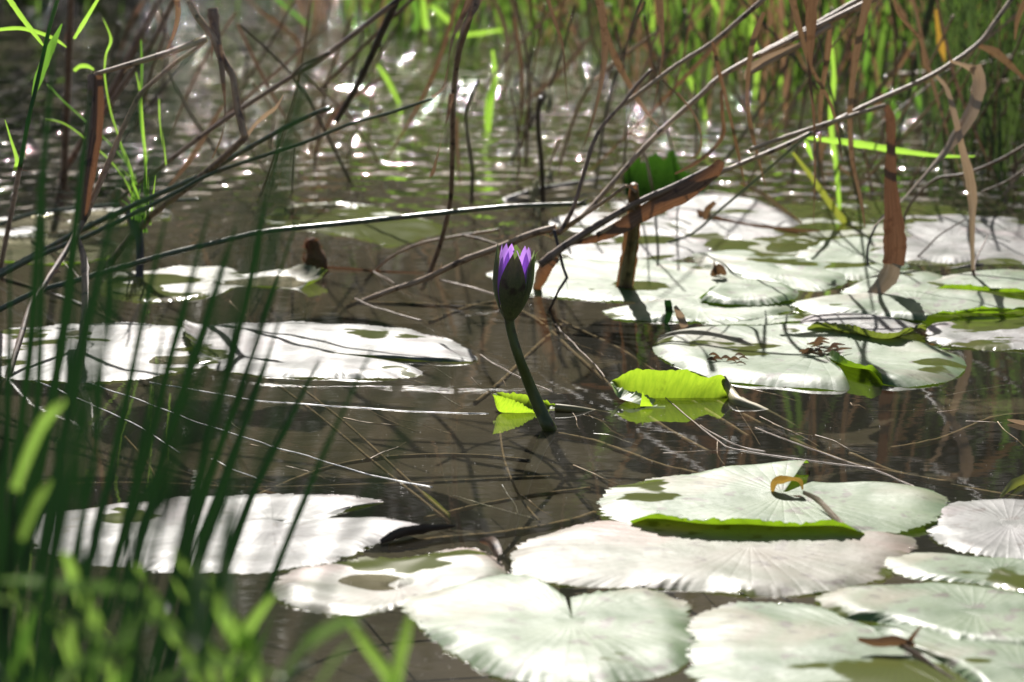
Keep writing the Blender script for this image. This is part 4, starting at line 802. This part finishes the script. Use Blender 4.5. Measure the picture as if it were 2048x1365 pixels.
blades('sedge', 260, rg(1150, 2300, 4.6, 7.0), (.15, .5), (.003, .006), 'marshdark', 'dark sedge stems scattered between the bright blades', 7)

# ---------------------------------------------------------------- under and on the water
subs = [([(1000, 600), (1080, 640), (1180, 730), (1300, 830), (1420, 900)], 8, .25), ([(1190, 1015), (1120, 1035), (1000, 1055), (880, 1066), (780, 1080)], 16, 1), ([(480, 1000), (570, 960), (650, 930), (740, 912), (850, 904), (960, 905), (1060, 915)], 9, 1),
        ([(-20, 950), (100, 962), (300, 962), (520, 970), (800, 962), (1100, 948)], 7, .8), ([(850, 1030), (950, 1005), (1060, 985), (1180, 970)], 9, .9), ([(1110, 860), (1200, 878), (1330, 925), (1450, 950)], 11, 1), ([(1420, 790), (1560, 860), (1700, 920), (1900, 960)], 8, .6),
        ([(1080, 620), (1250, 700), (1390, 800), (1500, 870)], 7, .5), ([(520, 740), (640, 830), (760, 930), (900, 1040)], 5, .4), ([(1700, 900), (1800, 940), (1960, 975), (2060, 990)], 9, 1), ([(1780, 890), (1880, 870), (1980, 830), (2060, 820)], 12, .8),
        ([(1000, 860), (1010, 920), (1040, 990), (1080, 1040)], 5, .4), ([(600, 690 + 80), (700, 850), (820, 960), (900, 1030)], 5, .3), ([(330, 1000), (300, 930), (250, 870)], 5, .3), ([(1130, 640), (1060, 700), (1000, 760), (950, 800)], 9, .7),
        ([(700, 600), (850, 605), (1000, 612), (1100, 640)], 9, .6), ([(860, 640), (930, 612), (990, 600), (1060, 590)], 8, .6)]
for k, (pts, wd, d) in enumerate(subs):
    wp = [G(x, y, -.0008 - .003 * d) - Vector((0, 0, wd * .00034)) for x, y in pts]; path = smooth_path(wp, 8)
    V, F, U = tube_geo(path, pxw(wd, wp[0]) / 2, 7, rough=.35, seed=k)
    tag(mesh('sunken_reed', V, F, M['sub'], uvs=U), 'brown drowned stem lying just under the open water', 'stem', 'drowned stems under the open water')
th = [([(30, 745), (150, 795), (230, 830), (300, 868), (362, 905)], 3.2, 'pale floating thread running down from the rush shadowed pad'), ([(170, 762), (260, 795), (345, 826)], 3, 'short bright thread floating below the shining pad'), ([(300, 765), (400, 782), (520, 802), (660, 812), (800, 822), (978, 828)], 3.2, 'longest pale thread stretching level toward the small folded leaf'),
      ([(345, 826), (440, 860), (540, 892), (640, 920), (740, 950), (865, 976)], 3.4, 'twisted pale thread crossing the open water diagonally'), ([(422, 918), (470, 940), (522, 962)], 3, 'short white straw afloat above the lilac white pad'), ([(710, 598), (760, 618), (845, 642)], 5, 'pale straw running down from the foot of the long pale reed'),
      ([(742, 540), (790, 568)], 4, 'tiny pale straw at the foot of the arched dead stem'), ([(1110, 650), (1150, 690), (1190, 730), (1210, 755)], 4, 'thin straw angled under the broken dangling foot'), ([(960, 710), (1020, 745), (1060, 765), (1105, 785)], 4, 'pink straw floating behind the bud stem'),
      ([(1270, 740), (1420, 870), (1500, 905), (1760, 940)], 4, 'long straw passing under the large folded leaf'), ([(880, 560), (940, 575), (990, 590)], 6, 'white edged straw beside the bud'), ([(1510, 855), (1640, 905), (1760, 945), (1830, 975)], 4, 'faint straw beyond the green rimmed pad'), ([(1400, 850), (1470, 890), (1530, 905)], 4, 'short straw below the large folded leaf')]
for k, (pts, wd, lb) in enumerate(th):
    wp = [G(x, y, .0001) for x, y in pts]; path = smooth_path(wp, 10); path = [p + Vector((.0012 * noise.noise(p * 40), .004 * noise.noise(p * 25 + Vector((k, 0, 0))), 0)) for p in path]
    V, F, U = tube_geo(path, pxw(wd, wp[0]) * .32, 5, rough=.4, seed=k); tag(mesh('floating_thread', V, F, M['thread'] if wd < 4 else M['pleaf'], uvs=U), lb, 'straw')
# loose fine straws drifting on the open water
q = random.Random(31)
for k in range(46):
    if k % 3: x, y = q.uniform(250, 1250), q.uniform(590, 1010)
    else: x, y = q.uniform(1100, 2040), q.uniform(770, 930)
    a = q.gauss(.5, .5); ln = q.uniform(30, 190); wp = [G(x + ln * f * math.cos(a) + q.gauss(0, 3), y + ln * f * math.sin(a) * .45 + q.gauss(0, 1.5), -.0004) for f in (0, .35, .7, 1)]
    V, F, U = tube_geo(smooth_path(wp, 7), [q.uniform(.0003, .0007), .0003], 5, rough=.5, seed=k + 200)
    tag(mesh('drifting_straw', V, F, M[q.choice(['pleaf', 'tan', 'sub', 'sub', 'thread'])], uvs=U), 'fine loose straw drifting on the open water between the pads', 'straw', 'fine straws drifting on the open water')
# specks of pollen and grit on the still water
V, F = [], []
for _ in range(1100):
    x = rnd.uniform(-60, 2108); y = rnd.uniform(600, 1370); p = G(x, y, .0006); r_ = rnd.uniform(.00012, .0004); n0 = len(V)
    for k in range(6): V.append((p.x + r_ * math.cos(k), p.y + r_ * math.sin(k), p.z))
    V.append((p.x, p.y, p.z + r_ * .6)); F += [(n0 + k, n0 + (k + 1) % 6, n0 + 6) for k in range(6)]
tag(mesh('pollen_dust', V, F, M['speck']), 'pale grit and pollen floating on the still water', 'pollen', kind='stuff')

# ---------------------------------------------------------------- litter on the pads
e = empty('dead_leaf', 'curled yellow brown dead leaf standing on the green rimmed pad', 'leaf')
zz = .009; b = G(1580, 985, zz)
leaf('', [(1545, 985), (1550, 965), (1575, 958), (1600, 962), (1606, 980)], b.y + .01, b.y, [5, 15, 24, 13, 20, 8], 'curl', 'leaf_curl', parent=e, fold=.5, ang=.3, twist=1.1)
leaf('', [(1548, 990), (1570, 997), (1598, 998), (1610, 1000)], b.y, b.y - .006, [4, 12, 14, 6], 'rleaf', 'leaf_fold', parent=e, fold=.3)
leaf('', [(1606, 985), (1635, 1000), (1660, 1025), (1685, 1050)], b.y - .004, G(1685, 1050, .009).y, [8, 12, 13, 10], 'pleaf', 'leaf_strip', parent=e, fold=.15)
e = empty('dead_leaf', 'small crumpled red dead leaf lying in the notch at the lower edge', 'leaf')
b = G(1790, 1290, .008)
leaf('', [(1715, 1278), (1750, 1285), (1790, 1282), (1830, 1290)], b.y, b.y, [6, 18, 22, 8], 'rleaf', 'leaf_blade', parent=e, fold=.4)
leaf('', [(1815, 1290), (1828, 1270), (1845, 1250)], b.y, b.y, [16, 8, 2], 'rleaf', 'leaf_tip', parent=e)
leaf('', [(1800, 1290), (1835, 1310), (1870, 1335), (1910, 1360)], b.y, b.y - .06, [10, 14, 8, 3], 'brown', 'leaf_stalk', parent=e)
e = empty('dead_flower', 'withered brown petals scattered at the notch of the cupped pad', 'dead flower')
for k in range(16):
    x, y = 1640 + rnd.gauss(0, 34), 697 + rnd.gauss(0, 7); p = G(x, y, .007); a = rnd.uniform(-.5, .5)
    leaf('', [(x, y), (x + rnd.uniform(8, 22), y + rnd.uniform(-8, 3)), (x + rnd.uniform(20, 36), y + rnd.uniform(-6, 6))], p.y, p.y + rnd.uniform(-.01, .01), [2, rnd.uniform(5, 10), 1], rnd.choice(['rleaf', 'dleaf', 'brown']), 'withered_petal', parent=e)
e = empty('dead_flower', 'dark crumbs of withered petals on the front of the cupped pad', 'dead flower')
for k in range(9):
    x, y = 1470 + rnd.gauss(0, 34), 718 + rnd.gauss(0, 4); p = G(x, y, .007)
    leaf('', [(x, y), (x + 9, y - 3), (x + 20, y + 2)], p.y, p.y, [2, rnd.uniform(4, 9), 1], rnd.choice(['rleaf', 'brown']), 'withered_petal', parent=e)
e = empty('dead_leaf', 'pointed rust brown scrap standing on the pale pad with sunken end', 'leaf')
b = G(1435, 555, .004)
leaf('', [(1422, 552), (1438, 540), (1452, 550)], b.y, b.y, [6, 26, 6], 'rleaf', 'leaf_blade', parent=e, fold=.5)
leaf('', [(1432, 548), (1429, 532), (1428, 520)], b.y, b.y, [8, 5, 1], 'rleaf', 'leaf_tip', parent=e)
leaf('dark folded leaf scrap standing at the edge of the flat lapped pad', [(1335, 600), (1338, 625), (1332, 648)], G(1335, 650).y, 'g', [12, 16, 8], 'dgreen', 'leaf_scrap')
leaf('grey wet leaf scrap leaning on the flat lapped pad', [(1350, 612), (1360, 632), (1370, 655)], G(1360, 655).y, 'g', [6, 18, 14], 'pleaf', 'leaf_scrap')
leaf('black sodden leaf folded at the edge of the pad with notch lobes', [(760, 1090), (800, 1072), (850, 1064), (910, 1058)], 'g', 'g', [10, 24, 20, 4], 'dark', 'sodden_leaf', dz=.002, ang=.5)
leaf('dark crumpled scrap at the corner of the blushed pad', [(960, 1100), (985, 1105), (1000, 1130)], 'g', 'g', [6, 26, 12], 'rleaf', 'leaf_scrap', dz=.006, fold=.5)
leaf('pointed green leaf blade afloat at the frame edge', [(2000, 1000), (2025, 975), (2060, 960)], 'g', 'g', [3, 18, 20], 'yleaf', 'grass_leaf', 'grass', dz=.002)
leaf('pale pink leaf scrap floating at the frame edge', [(2015, 845), (2040, 850), (2070, 855)], 'g', 'g', [4, 12, 12], 'pleaf', 'leaf_scrap', dz=.002, ang=.8)
leaf('narrow yellow green leaf floating between the pads', [(845, 985), (870, 1005), (900, 1032)], 'g', 'g', [2, 8, 3], 'yleaf', 'grass_leaf', 'grass', dz=.001, ang=1)

# ---------------------------------------------------------------- near bank: blurred rushes and grass
gr = 'dark rushes of the near clump'
def fg(label, pts, Ya, Yb, widths, mat, group, name='rush', cat='rush', ang=0):
    return leaf(label, pts, Ya, Yb, widths, mat, name, cat, group=group, fold=.45, ang=ang, seg=8)
rl = 'dark green out of focus rush stem rising from the near bank'
R_ = random.Random(21)
main = [(655, -20, 470, 620, 350, 1400), (650, 40, 560, 420, 400, 1400), (560, 250, 490, 620, 300, 1400), (410, -20, 240, 560, 60, 1400), (300, 60, 190, 620, 60, 1400), (255, 290, 140, 800, 40, 1400), (520, 300, 380, 820, 250, 1400), (600, 420, 440, 900, 300, 1400),
        (180, 180, 120, 700, 20, 1400), (110, 80, 60, 700, -10, 1400), (20, 500, 10, 900, 0, 1400), (700, 560, 520, 940, 330, 1400), (790, 600, 600, 900, 440, 1400), (860, 640, 640, 980, 500, 1400), (985, 590, 770, 930, 560, 1400), (420, 420, 300, 880, 170, 1400), (340, 400, 240, 860, 130, 1400),
        (470, 450, 330, 900, 220, 1400), (230, 480, 190, 900, 110, 1400), (90, 400, 70, 900, 30, 1400), (640, 720, 500, 1000, 380, 1400), (560, 640, 440, 980, 320, 1400), (330, 640, 260, 1000, 180, 1400), (150, 520, 120, 980, 90, 1400), (60, 620, 40, 1000, 10, 1400), (745, 700, 590, 1040, 470, 1400)]
for k, (x0, y0, x1, y1, x2, y2) in enumerate(main):
    soft = k in (11, 12, 13, 14)
    Y = R_.uniform(1.25, 1.5) if not soft else R_.uniform(.72, .8)
    wv = R_.uniform(12, 21) if not soft else 15
    if k in (0, 1, 3, 4, 6): wv, Y = R_.uniform(17, 22), R_.uniform(.85, .98)
    fg(rl, [(x0, y0), ((x0 + x1) / 2 + R_.uniform(-4, 4), (y0 + y1) / 2), (x1, y1), ((x1 + x2) / 2 - 8, (y1 + y2) / 2), (x2, y2)], Y, Y - .06, [3, wv * .8, wv, wv, wv], 'dgreen', gr, ang=R_.uniform(-.5, .5))
for k in range(15):
    x2 = R_.uniform(-60, 330); t0 = R_.uniform(450, 1000); ln = R_.uniform(.05, .5); Y = R_.uniform(1.15, 1.45); x0 = x2 + (1400 - t0) * ln; wv = R_.uniform(7, 13)
    fg(rl, [(x0, t0), (x0 * .55 + x2 * .45 - 6, t0 * .5 + 700), (x2, 1400)], Y, Y - .05, [2, wv, wv], 'dgreen', gr, ang=R_.uniform(-.6, .6))
for k in range(15):
    x2 = R_.uniform(-60, 170); t0 = R_.uniform(500, 1150); Y = R_.uniform(.95, 1.25); x0 = x2 + R_.uniform(-40, 90); wv = R_.uniform(7, 13)
    fg(rl, [(x0, t0), ((x0 + x2) / 2 + R_.uniform(-12, 12), t0 * .5 + 700), (x2, 1400)], Y, Y - .03, [2, wv, wv], 'dgreen', gr, ang=R_.uniform(-.6, .6))
for k in range(14):
    x2 = R_.uniform(-40, 420); t0 = R_.uniform(250, 800); ln = R_.uniform(.12, .42); Y = R_.uniform(.78, .92); x0 = x2 + (1400 - t0) * ln; wv = R_.uniform(8, 13)
    fg(rl, [(x0, t0), (x0 * .55 + x2 * .45 - 6, t0 * .5 + 700), (x2, 1400)], Y, Y - .05, [2, wv, wv], 'dgreen', gr, ang=R_.uniform(-.6, .6))
gl = 'bright lime out of focus grass blade arching over the near bank'; g2 = 'bright grass blades at the lower edge'
fgb = [([(130, 1105), (160, 1180), (200, 1280), (232, 1400)], 30), ([(272, 1130), (320, 1220), (370, 1300), (420, 1400)], 28), ([(415, 1150), (450, 1220), (490, 1290), (508, 1330), (515, 1400)], 30), ([(545, 1190), (500, 1250), (470, 1300), (440, 1400)], 22),
       ([(700, 1245), (740, 1300), (775, 1350), (790, 1400)], 24), ([(820, 1230), (805, 1290), (795, 1340), (785, 1400)], 26), ([(345, 1100), (390, 1160), (440, 1230), (470, 1310)], 20), ([(420, 1280), (450, 1330), (470, 1400)], 28), ([(130, 800), (90, 840), (60, 900), (30, 980)], 20), ([(100, 960), (70, 1010), (40, 1080)], 18)]
for k in range(4):
    x = R_.uniform(60, 560); fgb.append(([(x - R_.uniform(20, 90), R_.uniform(1110, 1230)), (x - 18, 1300), (x + R_.uniform(0, 30), 1400)], R_.uniform(10, 15)))
for pts, wd in fgb: fg(gl, pts, 1.06, 1.04, [wd * .4, wd * 1.05, wd, wd * .9], 'limegrass', g2, 'grass_leaf', 'grass', ang=R_.uniform(-.3, .3))
sl_ = 'silvery out of focus grass blade reflecting the sun at the near bank'; g3 = 'silvery grass blades at the lower edge'
fgs = [([(402, 1120), (405, 1180), (402, 1245), (395, 1300)], 32), ([(-20, 1192), (60, 1205), (140, 1230), (210, 1280), (250, 1340)], 26), ([(180, 1350), (215, 1300), (255, 1260), (290, 1230), (330, 1240), (370, 1290)], 26), ([(560, 1360), (590, 1310), (640, 1265), (690, 1240), (720, 1240)], 24), ([(620, 1400), (660, 1330), (720, 1260)], 12),
       ([(0, 1160), (60, 1158), (120, 1165), (250, 1175), (330, 1210)], 24), ([(300, 1370), (380, 1330), (460, 1320), (560, 1350)], 24), ([(460, 1120), (465, 1180), (455, 1240)], 22), ([(100, 1400), (150, 1330), (230, 1300), (300, 1320)], 26)]
for pts, wd in fgs: fg(sl_, pts, .97, .94, [wd * .6, wd * 2.8, wd * 2.8, wd * 1.5], 'silver', g3, 'grass_leaf', 'grass', ang=1.42)
for k in range(18):
    x2 = R_.uniform(-60, 560); t0 = R_.uniform(1150, 1330) + max(0, x2 - 350) * .15; Y = R_.uniform(.9, 1.15); x0 = x2 + R_.uniform(-120, 120); wv = R_.uniform(12, 24)
    fg('green out of focus grass blade of the near bank fringe', [(x0, t0), ((x0 + x2) / 2 + R_.uniform(-25, 25), t0 * .5 + 690), (x2, 1420)], Y, Y - .02, [2, wv, wv], R_.choice(['fgreen', 'dgreen', 'dgreen', 'fgreen']), 'green grass of the near bank fringe', 'grass_leaf', 'grass', ang=R_.uniform(-.8, .8))
